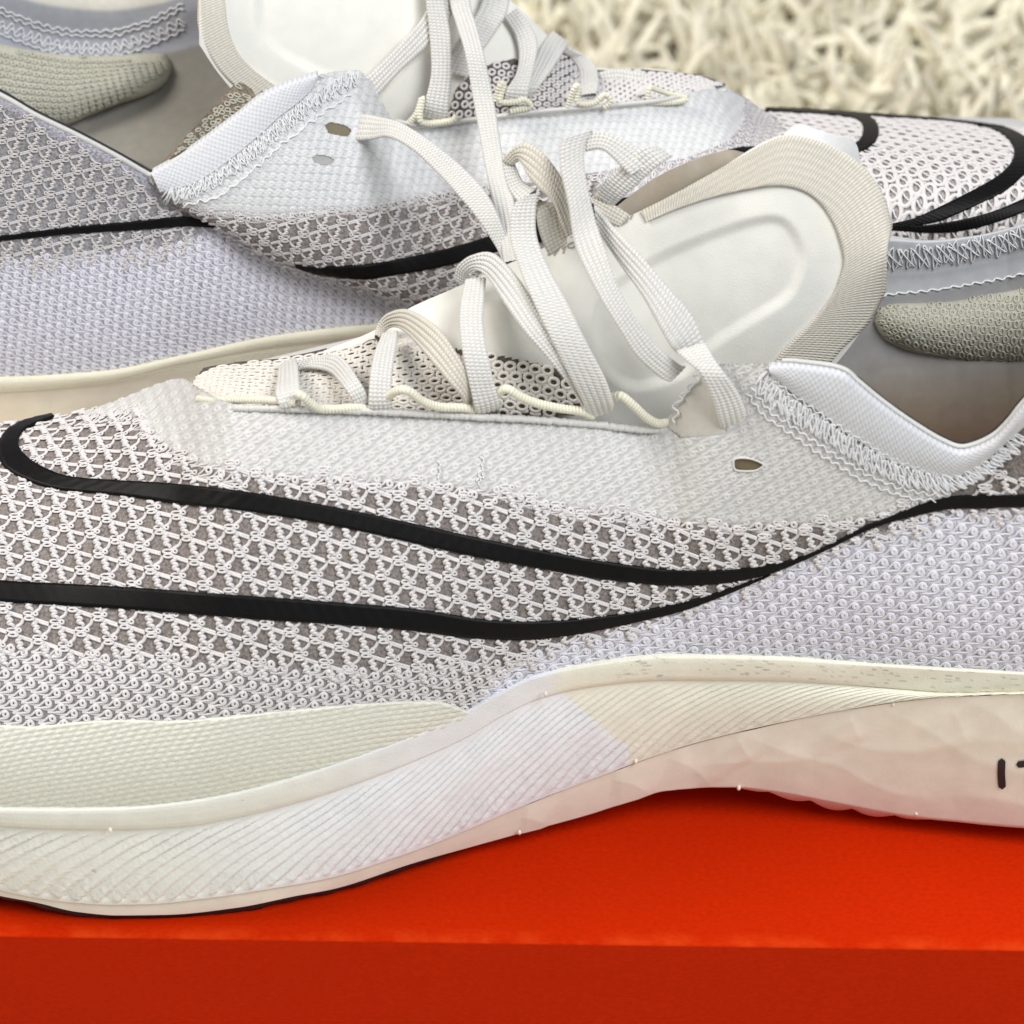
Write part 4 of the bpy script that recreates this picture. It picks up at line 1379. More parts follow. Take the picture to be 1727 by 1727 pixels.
# ------------------------------------------------------------------ front laces
def ty(px, py, lift):
    near = np.interp(px, [330, 500, 800, 1000, 1130], [668, 690, 702, 716, 735])
    far = np.interp(px, [330, 470, 560, 690, 855, 960, 1080, 1195, 1320], [618, 606, 588, 520, 446, 402, 356, 296, 228])
    f = (near - py) / (near - far)
    return 5.25 + 2.1 * f + 0.0 * px - lift - 0.35 * np.sin(np.pi * np.clip(f, 0, 1))


def FL(rows, mat='lace', **kw):
    bag = Bag()
    rr = []
    for r in rows:
        x1, y1, x2, y2, lf = r
        rr.append((x1, y1, x2, y2, float(ty((x1 + x2) / 2, (y1 + y2) / 2, lf))))
    lace(bag, rr, **kw)
    bag.build('lace', M[mat], shoe)


# toe-most crossing
FL([(500, 606, 470, 620, .30), (503, 620, 468, 640, .34), (506, 650, 464, 664, .36), (508, 676, 470, 682, .32), (506, 690, 474, 692, .1)])
FL([(505, 606, 498, 626, .30), (540, 600, 520, 622, .36), (575, 601, 556, 629, .38), (605, 640, 580, 655, .36), (620, 668, 596, 678, .30), (628, 690, 604, 696, .12)])
# second pair
FL([(672, 560, 644, 566, .30), (667, 595, 632, 592, .36), (662, 630, 625, 625, .40), (660, 662, 622, 660, .40), (661, 684, 622, 686, .34), (658, 698, 626, 700, .05)])
FL([(648, 584, 632, 566, .22), (650, 560, 636, 548, .34), (668, 552, 654, 528, .44), (690, 566, 690, 522, .48), (722, 604, 738, 552, .48), (752, 640, 772, 598, .46), (776, 668, 790, 634, .42), (788, 690, 797, 668, .2)], 'lace_tan')
# third pair
FL([(820, 470, 784, 474, .34), (817, 505, 777, 505, .42), (815, 540, 774, 540, .46), (819, 578, 777, 576, .48), (826, 612, 783, 610, .48), (834, 648, 792, 650, .46), (843, 678, 801, 690, .40), (842, 694, 806, 702, .05)])
FL([(786, 478, 768, 470, .24), (790, 462, 772, 448, .38), (806, 456, 796, 430, .48), (826, 474, 834, 428, .52), (850, 512, 878, 474, .54), (884, 560, 918, 540, .54), (924, 606, 955, 590, .52), (958, 648, 978, 636, .46), (980, 684, 990, 668, .3)])
# fourth: long strap looping up
FL([(908, 326, 884, 330, .55), (904, 350, 864, 352, .60), (906, 400, 860, 400, .62), (928, 456, 873, 444, .62), (960, 515, 895, 500, .60), (988, 574, 926, 566, .60), (1020, 636, 957, 628, .58), (1034, 676, 980, 672, .5),
    (1036, 690, 992, 702, .3)])
# its loop behind
FL([(906, 320, 876, 345, .45), (884, 308, 858, 320, .40), (870, 280, 847, 276, .36), (868, 268, 848, 258, .36)], 'lace')
FL([(846, 268, 866, 278, .42), (866, 249, 880, 272, .46), (890, 240, 890, 296, .50), (918, 260, 910, 320, .48), (946, 298, 932, 342, .40), (968, 345, 946, 378, .30), (976, 385, 955, 400, .22)], 'lace_tan')
FL([(906, 340, 914, 344, .20), (942, 345, 905, 365, .22), (950, 380, 912, 400, .22), (957, 410, 926, 432, .18)], 'lace_tan')
# fifth: wide strap with the tall loop
FL([(1000, 218, 950, 234, .62), (990, 236, 944, 250, .66), (985, 262, 945, 288, .68), (991, 313, 958, 345, .70), (1005, 372, 969, 412, .72), (1022, 424, 993, 468, .72), (1042, 482, 1018, 514, .70), (1068, 530, 1044, 556, .68),
    (1104, 580, 1074, 602, .64), (1145, 614, 1112, 636, .55), (1156, 616, 1128, 644, .50)], 'lace')
FL([(992, 222, 988, 256, .52), (1020, 222, 1010, 252, .50), (1052, 236, 1026, 260, .46), (1090, 258, 1050, 284, .40), (1104, 266, 1062, 296, .36)], 'lace')
# sixth: strap coming from behind to the fold on the right
FL([(1004, 346, 1016, 400, .38), (1040, 388, 1050, 452, .44), (1081, 431, 1081, 496, .50), (1130, 488, 1106, 540, .54), (1165, 528, 1128, 580, .56), (1188, 578, 1142, 597, .58)], 'lace')
FL([(1192, 580, 1140, 594, .66), (1206, 606, 1160, 612, .85), (1226, 634, 1182, 632, 1.0), (1246, 664, 1202, 674, 1.0), (1258, 694, 1211, 706, .95), (1260, 716, 1217, 724, .80), (1258, 724, 1220, 730, .6)], 'lace')
# loose strands behind the loops
FL([(1134, 264, 1106, 246, .20), (1110, 280, 1078, 250, .34), (1080, 306, 1046, 280, .36), (1054, 330, 1020, 306, .30), (1036, 346, 1003, 328, .2)], 'lace')
FL([(1000, 330, 1004, 352, .20), (1030, 342, 1020, 372, .20), (1062, 362, 1044, 384, .16)], 'lace_tan')

# ------------------------------------------------------------------ front shoe: inside of the heel
wx = [1360, 1440, 1500, 1560, 1640, 1727, 1850, 2000, 2150]
rowsW = {'lip': [(430), 410, 398, 405, 398, 377, 330, 300, 290], 'st0': [430, 416, 405, 408, 400, 379, 335, 305, 292], 'st1': [470, 468, 463, 460, 447, 428, 385, 352, 340],
         'se': [520, 508, 500, 494, 482, 463, 420, 390, 380], 'mid': [640, 630, 615, 610, 600, 590, 560, 540, 520], 'low': [800, 790, 775, 765, 760, 740, 720, 700, 680]}
Yw = {'lip': 9.3, 'st0': 9.0, 'st1': 8.9, 'se': 8.75, 'mid': 8.1, 'low': 6.9}
cxw = np.arange(1360, 2150, 4.0)
kw = []
for nme in ('lip', 'st0', 'st1', 'se', 'mid', 'low'):
    kw.append(atY(cxw, pchip(wx, rowsW[nme], cxw), Yw[nme] - np.interp(cxw, [1360, 1700, 2000, 2150], [0.3, 0, .5, 1.5])))
Kw = np.stack(kw, 1)
vv = np.linspace(0, 5, 90)
Wl = np.stack([np.stack([pchip(np.arange(6), Kw[i, :, c], vv) for c in range(3)], -1) for i in range(len(cxw))])
wall = Surf(Wl)
cw = np.ones(Wl.shape[:2] + (4,))
lv = [(0, .5, .5, .5), (1, .48, .49, .51), (2, .48, .49, .51), (2.1, .42, .43, .45), (2.95, .44, .44, .45), (3.05, .28, .28, .285), (3.9, .27, .26, .25), (4.5, .20, .16, .12), (5, .17, .10, .065)]  # lower rows turn dark brown: interior shade painted into the lining colour
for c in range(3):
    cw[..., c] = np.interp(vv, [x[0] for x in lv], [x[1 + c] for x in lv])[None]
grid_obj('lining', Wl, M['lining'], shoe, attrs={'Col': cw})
# sockliner
sk = np.arange(1330, 2150, 8.0)
s0 = atY(sk, np.full(len(sk), 700.0), np.full(len(sk), 7.6)); s1 = xyz(sk, np.full(len(sk), 3.9), np.full(len(sk), 6.3))
v = np.linspace(0, 1, 12)[None, :, None]
grid_obj('sockliner', s0[:, None] * (1 - v) + s1[:, None] * v, M['sock'], shoe)
# inside of the near wall
near_in = up.bez[(up.pxs >= 1336), 70:, :] + np.array([0, 0.28, -0.05])
grid_obj('near_lining', near_in, M['lining'], shoe, attrs={'Col': rgba((0.30, 0.29, 0.28), near_in.shape[:2])})
bag = Bag()
ln = [(1490, 436), (1560, 432), (1640, 420), (1727, 400), (1850, 355)]
for s_, (hw, le) in enumerate(((19, 7), (20, -6), (16, 9))):
    V, f = thread_zigzag(wall, ln, hw, 10.5, 0.012 + 0.006 * s_, 0.015, 1.0, seed=20 + s_, lean=le)
    bag.add(V, f)
V, f = thread_zigzag(wall, [(1470, 502), (1500, 496), (1560, 490), (1640, 478), (1727, 460), (1850, 418)], 1.6, 9, 0.012, 0.02, 0.5, seed=31, lean=0)
bag.add(V, f)
bag.build('inner_stitching', M['thread'], shoe, kind='stuff')
# padded heel pod
pxk = np.arange(1474, 2060, 4.0)
ptop = curve([(1474, 540), (1482, 524), (1496, 514), (1520, 511), (1560, 510), (1600, 508), (1660, 497), (1727, 484), (1850, 450), (2060, 410)], pxk)
pbot = curve([(1474, 543), (1482, 560), (1500, 578), (1530, 592), (1580, 602), (1640, 608), (1727, 612), (1850, 612), (2060, 590)], pxk)
ee = np.linspace(0, 1, 40)
PX = np.stack([np.repeat(pxk[:, None], 40, 1), ptop[:, None] * (1 - ee) + pbot[:, None] * ee], -1)
Yb = np.interp(PX[..., 1], [480, 520, 620], [8.75, 8.62, 8.05]) - np.interp(pxk, [1474, 1700, 2060], [.12, 0, .7])[:, None]
bul = np.sqrt(np.clip(np.sin(np.pi * ee), 0, 1))[None] * 0.55 * np.sqrt(np.clip((pxk - 1474) / 60, 0, 1))[:, None]
Pp = atY(PX[..., 0], PX[..., 1], Yb) 
vw = CAM - Pp; vw /= np.linalg.norm(vw, axis=-1, keepdims=True)
Pp = Pp + vw * bul[..., None]
pod = Surf(Pp)
grid_obj('heel_pod', Pp, M['pod'], shoe)
bag = Bag()
podpoly = [(1480, 515), (1600, 508), (1727, 484), (2060, 410), (2060, 590), (1850, 612), (1727, 612), (1580, 602), (1490, 570)]
knit(bag, pod, podpoly, (1600, 550), (15.0, 2.0), (5, 11.5), T_dense(0.006, 0.9), jit=0.7, edge=-3, rscale=0.75)
bag.build('heel_pod_knit', M['pod'], shoe, kind='stuff')

# ================================================================== BACK SHOE
back = empty('running_shoe', (0, 15.5, 0), 'white mesh running shoe behind, heel to the left, its toe near the shaggy rug',
             'running shoe', 'pair of white running shoes on the orange box')


def mir(templ, s=1.0, hs=1.0):
    """stitches of the mirrored shoe, drawn smaller because it stands farther away."""
    return [(np.asarray(p) * np.array([-s, s]), np.asarray(h) * hs, r * s, c) for p, h, r, c in templ]


# heel side below the collar
brim_py = [(-400, 590), (-300, 620), (-150, 636), (0, 635), (174, 625), (300, 600), (452, 567), (600, 549), (700, 541), (760, 538)]
brim_Y = [(-400, 12.4), (-300, 11.5), (-150, 11.1), (0, 11.0), (174, 11.1), (300, 11.35), (452, 11.7), (600, 12.0), (760, 12.2)]
btop = [(-400, 10, 14.2), (-300, 40, 13.2), (-150, 92, 12.7), (0, 163, 12.5), (60, 198, 12.4), (130, 232, 12.35), (200, 270, 12.3), (256, 300, 12.3), (300, 340, 12.28), (360, 366, 12.25), (440, 418, 12.3),
        (520, 452, 12.4), (600, 478, 12.5), (690, 505, 12.6), (760, 515, 12.7)]
colsB = []
for px_, py_, Y_ in btop:
    colsB.append((px_, float(curve(brim_py, np.array(float(px_)))) + 10, float(curve(brim_Y, np.array(float(px_)))) + 0.12, py_, Y_,
                  96, 82 if px_ < 260 else 60, 0.34, 0.3))
bh = upper_surf(colsB, -400, 760, lambda x: 420.0, step_px=4.0, dt=0.04)
P = trimmed(bh, 150); pp = proj(P)
bs1t = [(-300, 428), (-150, 410), (0, 397), (60, 389), (122, 382), (220, 373), (313, 365), (362, 380)]
bs1b = [(-300, 434), (-150, 418), (0, 405), (60, 399), (122, 393), (220, 387), (313, 381), (364, 384)]
b_open = [(-400, 40), (-150, 100), (0, 175), (60, 212), (130, 248), (200, 286), (250, 312), (300, 345), (360, 372), (330, 400), (300, 412), (200, 425), (100, 432), (0, 440), (-400, 470)]
dO = sdist(b_open, pp[..., 0], pp[..., 1])
w = (1 - sstep(-10, 10, dO + rng.normal(0, 3, dO.shape)))[..., None]
cb_ = np.ones(P.shape[:2] + (4,))
cb_[..., :3] = np.array([0.50, 0.49, 0.56]) * (1 - w) + np.array([0.33, 0.325, 0.335]) * w
grid_obj('upper', P, M['backing'], back, attrs={'Col': cb_})
SB = [bs1t + bs1b[::-1]]
band(bh, bs1t, bs1b, 160, 0.062, M['black'], 'outline_stripe', back)
bag = Bag()
s_ = 0.78
Am, Bm = (-42.3 * s_, 11.0 * s_), (26.0 * s_, 29.0 * s_)
knit(bag, bh, b_open, (120, 320), Am, Bm, mir(T_open((42.3, 11.0), (-26.0, 29.0)), s_, 0.8), jit=0.6, edge=12, press=SB)
bag.build('knit_mesh', M['yarn'], back, kind='stuff')
bag = Bag()
b_dense = [(-400, 470), (0, 438), (100, 430), (200, 423), (300, 410), (364, 384), (440, 425), (520, 458), (600, 484), (690, 512), (760, 520), (760, 590), (300, 640), (-400, 700)]
knit(bag, bh, b_dense, (150, 520), (-16.5, 4.6), (-1.5, 15.5), mir(T_dense(0.012, 1.08, 0.85, 0.002), 0.74, 0.8), jit=0.6, edge=3, press=SB)
bag.build('heel_knit', M['yarn_cool'], back, kind='stuff')

# quarter, vamp and toe in one sheet
#        px   bottom py,Y     top py,Y    a0  a3
qc = [(250, 306, 12.25, 296, 12.3, 110, 60), (300, 350, 12.05, 272, 12.5, 122, 50), (340, 369, 11.98, 245, 12.7, 126, 48), (400, 402, 11.92, 201, 13.0, 126, 46),
      (445, 431, 11.9, 164, 13.3, 126, 45), (500, 454, 11.9, 139, 13.6, 126, 44), (545, 467, 11.92, 124, 13.9, 126, 43), (600, 485, 11.95, 118, 14.2, 124, 42),
      (622, 491, 11.95, 136, 14.25, 122, 42), (642, 497, 11.95, 172, 14.3, 120, 42), (662, 503, 11.95, 205, 14.4, 118, 42), (700, 513, 11.95, 213, 14.4, 112, 40),
      (760, 518, 11.9, 206, 14.45, 105, 38), (830, 515, 11.85, 196, 14.5, 100, 36), (900, 505, 11.8, 188, 14.6, 98, 34), (1000, 490, 11.75, 178, 14.75, 98, 32),
      (1060, 478, 11.7, 172, 14.9, 98, 30), (1110, 468, 11.7, 167, 15.1, 98, 28), (1160, 458, 11.65, 156, 15.5, 98, 22), (1215, 448, 11.6, 147, 16.2, 98, 8),
      (1250, 444, 11.6, 160, 17.0, 98, -12), (1290, 440, 11.6, 185, 17.8, 98, -30), (1340, 436, 11.6, 189, 18.1, 98, -34), (1450, 430, 11.6, 194, 18.4, 98, -36), (1600, 424, 11.65, 205, 18.5, 98, -38),
      (1727, 415, 11.8, 222, 18.3, 98, -40), (1850, 400, 12.3, 245, 17.8, 98, -42), (2000, 370, 13.3, 275, 17.0, 98, -42), (2100, 345, 14.6, 300, 16.2, 95, -40)]
bq = upper_surf([c + (0.36, 0.36) for c in qc], 250, 2100, lambda x: float(np.interp(x, [250, 300, 700, 1215, 1290, 2100], [301, 315, 330, 290, 300, 320])), step_px=4.0, dt=0.04)
P = trimmed(bq, 160); pp = proj(P)
b_film = [(240, 290), (330, 240), (445, 150), (600, 105), (660, 195), (900, 175), (1110, 155), (1215, 135), (1252, 165), (1250, 200), (1240, 222), (1218, 238), (1155, 263), (1010, 285), (900, 300),
          (800, 312), (716, 328), (640, 342), (590, 350), (521, 354), (445, 364), (360, 356), (300, 335)]
b_dense2 = [(1010, 285), (1155, 263), (1218, 238), (1240, 222), (1250, 200), (1252, 165), (1280, 176), (1312, 206), (1330, 250), (1300, 300), (1100, 340), (1010, 330)]
b_mesh = [(300, 340), (360, 356), (445, 366), (521, 355), (590, 351), (716, 329), (800, 313), (900, 301), (1010, 287), (1010, 500), (700, 520), (600, 486), (520, 460), (440, 428), (360, 372)]
b_toe = [(1296, 180), (2100, 180), (2100, 420), (1310, 445), (1330, 250), (1312, 206)]
dF = sdist(b_film, pp[..., 0], pp[..., 1]); dT = sdist(b_toe, pp[..., 0], pp[..., 1]); dD = sdist(b_dense2, pp[..., 0], pp[..., 1])
base = np.broadcast_to(np.array([0.26, 0.23, 0.215]), P.shape).copy()
for dd, c in ((dT, (0.36, 0.34, 0.33)), (dD, (0.45, 0.44, 0.47)), (dF, (0.68, 0.68, 0.68))):
    w = (1 - sstep(-6, 6, dd + rng.normal(0, 2, dd.shape)))[..., None]
    base = base * (1 - w) + np.array(c) * w
cb_ = np.ones(P.shape[:2] + (4,)); cb_[..., :3] = base
grid_obj('quarter', P, M['backing'], back, attrs={'Col': cb_})
qst = [
    ([(498, 444), (530, 450), (560, 448), (600, 446), (647, 441), (734, 424), (820, 400), (935, 358), (1080, 330), (1160, 305), (1235, 254), (1340, 256), (1420, 250), (1446, 243), (1456, 225), (1450, 208), (1422, 199), (1340, 193), (1290, 190)],
     [(500, 448), (530, 458), (560, 463), (600, 467), (629, 467), (734, 452), (841, 424), (960, 396), (1080, 355), (1160, 326), (1250, 298), (1340, 284), (1430, 268), (1470, 249), (1482, 228), (1474, 206), (1440, 192), (1340, 186), (1290, 185)]),
    ([(1440, 193), (1474, 195), (1561, 198), (1620, 203), (1660, 209), (1697, 219), (1727, 234), (1745, 252), (1745, 276), (1727, 297), (1697, 323), (1648, 347), (1589, 371), (1540, 380), (1500, 382)],
     [(1440, 194), (1474, 199), (1561, 204), (1620, 210), (1655, 216), (1684, 225), (1702, 240), (1710, 258), (1705, 278), (1684, 299), (1648, 320), (1596, 345), (1544, 367), (1506, 376), (1490, 379)]),
    ([(1480, 376), (1502, 378), (1561, 379), (1631, 368), (1683, 354), (1727, 337), (1800, 312), (1900, 300)],
     [(1480, 384), (1506, 387), (1579, 391), (1631, 386), (1683, 373), (1727, 358), (1800, 336), (1900, 322)])]
QS = [a_ + b_[::-1] for a_, b_ in qst]
for a_, b_ in qst:
    band(bq, a_, b_, 300, 0.062, M['black'], 'outline_stripe', back)
bag = Bag()
knit(bag, bq, b_mesh, (600, 400), Am, Bm, mir(T_open((42.3, 11.0), (-26.0, 29.0)), s_, 0.9), jit=0.6, edge=0, press=QS)
bag.build('knit_mesh', M['yarn'], back, kind='stuff')
bag = Bag()
knit(bag, bq, b_dense2, (1230, 240), (-15.5, 3.0), (-2.0, 12.5), mir(T_dense(0.018, 1.0), 0.66, 0.8), jit=0.5, edge=0, press=QS)
knit(bag, bq, b_toe, (1600, 290), (22.6, 6.4), (-15.5, 13.4), [(circ(0, 0, 10.2, 8.0, 14), np.full(14, 0.03), 4.3, True)], jit=0.5, edge=0, press=QS)
knit(bag, bq, b_toe, (1600, 290), (22.6, 6.4), (-15.5, 13.4), [(np.array([(-8., -5.), (-3, 0), (4, 3), (9, 7)]), np.array([.03, .06, .06, .03]), 1.7, False),
                                                              (circ(11, 1.0, 3.0, 2.6, 8), np.full(8, .05), 1.7, True)], jit=1.3, edge=0, press=QS)
bag.build('toe_knit', M['yarn'], back, kind='stuff')
b_col = [(252, 300), (330, 250), (400, 200), (445, 163), (520, 126), (545, 132), (500, 176), (470, 198), (440, 226), (400, 258), (360, 288), (320, 310), (270, 322)]
film_patch(bq, b_film, (800, 260), (-15.0, 1.2), (-3.0, 13.0), 'coated_panel', back, (0.52, 0.525, 0.525), (0.70, 0.70, 0.70), k=0.68, sgn=-1, amp=0.018, h=0.024, holes=[b_col, [(526, 266), (535, 262), (552, 264), (562, 270), (556, 277), (540, 277), (530, 273)], [(548, 212), (556, 207), (580, 212), (592, 220), (585, 230), (568, 228), (553, 224)]])
bag = Bag()
fl2 = [(300, 338), (360, 356), (445, 365), (521, 355), (590, 351), (716, 329), (800, 313), (900, 301)]
knit(bag, bq, [(x, y - 16) for x, y in fl2] + [(x, y + 10) for x, y in fl2[::-1]], (600, 340), (-15.0, 1.2), (-3.0, 13.0), mir(T_dense(0.014, 0.95), 0.68, 0.8), jit=0.5, edge=0, press=QS)
bag.build('edge_knit', M['yarn'], back, kind='stuff')

# far side of the toe, and the flank under the quarter
eb = bq.bez[:, -1]; pxs = bq.pxs
m_ = pxs >= 1290
q0 = eb[m_]; q1 = xyz(pxs[m_], np.interp(pxs[m_], [1290, 1700, 1950, 2100], [20.6, 20.8, 19.5, 17.0]), np.full(m_.sum(), 3.2))
v = np.linspace(0, 1, 16)[None, :, None]
cA = q0 + np.array([0, 0.7, -1.5]); cB = q1 + np.array([0, 0.1, 1.8])
FB = (1 - v) ** 3 * q0[:, None] + 3 * (1 - v) ** 2 * v * cA[:, None] + 3 * (1 - v) * v * v * cB[:, None] + v ** 3 * q1[:, None]
grid_obj('toe_far_side', FB, M['film'], back, attrs={'Col': rgba((0.55, 0.54, 0.53), FB.shape[:2])})

# sole of the back shoe
bx = np.arange(-400, 2100.1, 4.0)
brp = curve(brim_py + [(900, 540), (1300, 470), (1727, 430), (1950, 405), (2100, 350)], bx); bry = curve(brim_Y + [(900, 12.0), (1300, 11.6), (1727, 11.6), (1950, 12.6), (2100, 14.6)], bx)
blow = brp + np.interp(bx, [-400, 0, 174, 300, 400, 640, 760, 2100], [26, 27, 22, 18, 22, 26, 28, 28])
rows = [atY(bx, brp, bry + 0.3) + np.array([0, 0, -0.05])]
for e_, o_ in ((0, 0.0), (0.1, -0.05), (0.5, -0.08), (0.9, -0.07), (1.0, 0.0)):
    rows.append(atY(bx, brp + (blow - brp) * e_, bry + o_))
nr = len(rows)
top_now = rows[-1]
dn = np.linspace(0, 1, 30)
bpm = np.interp(bx, [-400, 0, 100, 250, 330, 400, 700, 2100], [2, 2, 3, 8, 18, 42, 110, 110])
for w_ in dn[1:]:
    base_ = atY(bx, blow + bpm * w_, bry - 0.02 + 0.03 * w_)
    ph = (bx - (1 - w_) * 70) / 15.5; fr = ph - np.floor(ph)
    base_[:, 1] -= (np.where(fr < .75, fr / .75, (1 - fr) / .25) - .5) * 0.03 * np.interp(w_, [0, .15, 1], [0, 1, 1]) * np.interp(bx, [300, 420], [0, 1])
    rows.append(base_)
Vm = np.stack(rows, 1)
cm_ = rgba((0.80, 0.755, 0.60), Vm.shape[:2])
grid_obj('midsole', Vm, M['foam'], back, attrs={'Col': cm_})
lastp = rows[-1]
rows = []
for w_ in np.linspace(0, 1, 24):
    p = lastp.copy(); p[:, 2] = lastp[:, 2] * (1 - w_) + np.interp(bx, [-400, 0, 500, 900, 1500, 2100], [.5, .06, 1.0, .8, .06, 1.6]) * w_
    p[:, 1] += 0.03 * (1 if w_ else 0) + 0.05 * (np.abs(((bx + 300 * w_ + 25 * np.sin(bx / 60)) / 165) % 1 - .5) * 2 - .5) * -1 * min(1, w_ * 6)
    rows.append(p)
endp = rows[-1]
rows += [endp + np.array([0, .4, .0]), np.stack([endp[:, 0], np.full(len(bx), 20.0), np.maximum(endp[:, 2], .04)], -1), np.stack([endp[:, 0], np.full(len(bx), 20.3), np.full(len(bx), 3.4)], -1)]
grid_obj('lower_foam', np.stack(rows, 1), M['foam_low'], back)

# collar band and edges of the back shoe
k1 = [(256, 294), (300, 270), (340, 243), (400, 199), (430, 174), (447, 163), (475, 150), (505, 139), (532, 130)]
k2 = [(272, 322), (320, 312), (360, 290), (400, 260), (440, 226), (470, 198), (496, 178), (520, 156), (536, 134)]
P, Nn = bandgrid(bq, k1, k2, 130, 10, 0.06)
P = P + Nn * (0.035 * np.sin(np.pi * np.linspace(0.2, 1, 10)))[None, :, None]
P = np.concatenate([P[:, :1] + np.array([0, .35, -.4]), P[:, :1] + np.array([0, .2, 0]), P], 1)
st = np.zeros(P.shape); st[..., 0] = np.arange(P.shape[1])[None] * .055
st[..., 1] = np.r_[0, np.cumsum(np.linalg.norm(np.diff(P[:, 5], axis=0), axis=1))][:, None]
grid_obj('collar', P, M['collar'], back, attrs={'st': st})
edge = [(-400, 8, 14.25), (-300, 38, 13.3), (-150, 88, 12.8), (0, 160, 12.55), (60, 194, 12.45), (130, 228, 12.4), (200, 265, 12.35), (245, 291, 12.33), (258, 294, 12.33), (300, 269, 12.5), (340, 243, 12.72), (400, 198, 13.05), (445, 161, 13.32)]
pipe(edge, 0.055, 'collar_piping', M['film_yarn'], back, n=160)
pipe([(x, y - 5, Y + .12) for x, y, Y in edge], 0.05, 'collar_edge', M['ink'], back, n=160)
bag = Bag()
bseam = [(282, 330), (325, 322), (365, 302), (405, 274), (445, 240), (480, 210), (520, 180), (565, 150), (600, 132)]
for q_, (hw, off, pit) in enumerate(((7, -7, 5.5), (7, 6, 6.5), (12, 0, 8), (7, 0, 7))):
    V, f = thread_zigzag(bq, [(x + off * .6, y + off * .8) for x, y in bseam], hw, pit, 0.035 + .006 * q_, 0.016, 1.5, seed=60 + q_, lean=-3)
    bag.add(V, f)
V, f = thread_zigzag(bq, [(310, 345), (370, 330), (430, 285), (480, 240), (530, 200), (590, 160)], 2, 9, 0.05, 0.02, 1.5, seed=70, lean=0)
bag.add(V, f)
bag.build('seam_stitching', M['thread'], back, kind='stuff')
for nm, pts in (('eyelet', [(526, 266), (535, 262), (552, 264), (562, 270), (556, 277), (540, 277), (530, 273)]), ('lace_hole', [(548, 212), (556, 207), (580, 212), (592, 220), (585, 230), (568, 228), (553, 224)])):
    t = smooth_poly(pts, 30, closed=True); a, b = bq.inv(t[:, 0], t[:, 1]); Ph, Nh = bq.ev(a, b, 0.012); cen = Ph.mean(0)
    obj(nm, np.concatenate([Ph, cen + (Ph - cen) * .05]), gridfaces(2, 30, wrap_v=True)[:, ::-1], plain('hole_dark', (0.20, 0.17, 0.11) if nm == 'lace_hole' else (0.42, 0.41, 0.39), rough=0.9), back)

# tongue of the back shoe
bt = [(336, 75, 14.6, 336, -130, 17.4), (372, 128, 14.5, 372, -150, 17.4), (420, 178, 14.45, 420, -160, 17.5), (480, 200, 14.45, 480, -160, 17.5), (560, 215, 14.5, 560, -150, 17.5), (640, 225, 14.55, 640, -130, 17.4),
      (720, 232, 14.6, 720, -90, 17.2), (800, 222, 14.65, 812, -30, 17.0), (860, 212, 14.7, 872, 10, 16.9), (930, 204, 14.8, 935, 70, 16.8), (1000, 196, 14.95, 1000, 112, 16.7), (1100, 184, 15.2, 1100, 116, 16.6),
      (1180, 168, 15.7, 1180, 128, 16.6), (1225, 158, 16.2, 1222, 142, 16.6)]
padb = smooth_poly([(430, -60), (428, 0), (432, 48), (462, 88), (520, 122), (600, 150), (680, 120), (700, 0), (690, -80)], 60, closed=True)
tb = tongue_surf(bt, pad=padb, pad_h=-0.09, bulge=0.3)
grid_obj('tongue', tb.P, M['suede'], back)
webbing(tb, [(342, -110), (337, -40), (335, 20), (342, 62), (356, 98), (380, 130), (408, 154), (445, 178)], [(384, -110), (379, -40), (379, 15), (386, 58), (402, 92), (428, 118), (462, 142), (490, 158)], back, h=0.05)
bm = [(755, 196), (770, 150), (800, 120), (830, 108), (868, 100), (905, 130), (925, 80), (965, 95), (1000, 122), (1080, 120), (1180, 130), (1222, 145), (1190, 158), (1110, 176), (1000, 186), (880, 200)]
d = sdist(bm, tb.pp[..., 0], tb.pp[..., 1])
masked('mesh_lining', tb.P + tb.N * 0.03, d < 2, M['backing'], back, (0.12, 0.10, 0.09))
bag = Bag()
knit(bag, tb, bm, (860, 150), (15.5, 1.5), (7.5, 12.5), T_ring(5.0, 3.9, 2.5, 0.05), jit=0.6, edge=-2)
bag.build('mesh_knit', M['yarn'], back, kind='stuff')


def by(px, py, lift):
    near = np.interp(px, [560, 700, 900, 1110, 1215], [220, 215, 190, 168, 150])
    far = np.interp(px, [560, 720, 812, 872, 935, 1000, 1215], [-150, -90, -30, 10, 70, 112, 140])
    f = (near - py) / (near - far)
    return np.interp(px, [560, 900, 1215], [14.55, 14.75, 15.9]) + np.interp(px, [560, 872, 1000, 1215], [2.9, 2.2, 1.8, .5]) * f - lift


def BL(rows, mat='lace', absY=False, **kw):
    bag = Bag()
    rr = [r if absY else (r[0], r[1], r[2], r[3], float(by((r[0] + r[2]) / 2, (r[1] + r[3]) / 2, r[4]))) for r in rows]
    lace(bag, rr, **kw)
    bag.build('lace', M[mat], back)


BL([(800, -60, 716, -60, .4), (765, 20, 722, -4, .42), (724, 74, 712, 30, .42), (672, 124, 664, 86, .40), (636, 164, 614, 134, .36), (622, 178, 602, 146, .2)])
BL([(748, -40, 716, -40, .55), (749, 0, 718, 0, .56), (760, 60, 724, 56, .58), (762, 122, 727, 122, .56), (757, 180, 716, 172, .5), (754, 204, 710, 192, .35)])
BL([(862, -20, 820, -30, .45), (855, 21, 810, 8, .45), (838, 50, 796, 34, .42), (810, 92, 768, 84, .32), (790, 130, 752, 122, .25)])
BL([(872, 14, 850, 30, .34), (898, 48, 868, 60, .42), (907, 78, 875, 92, .46), (900, 118, 870, 124, .46), (892, 152, 855, 150, .42), (888, 176, 851, 168, .25)])
BL([(958, 76, 930, 54, .34), (950, 88, 912, 78, .40), (932, 116, 898, 112, .40), (912, 144, 886, 144, .34), (900, 160, 880, 164, .2)])
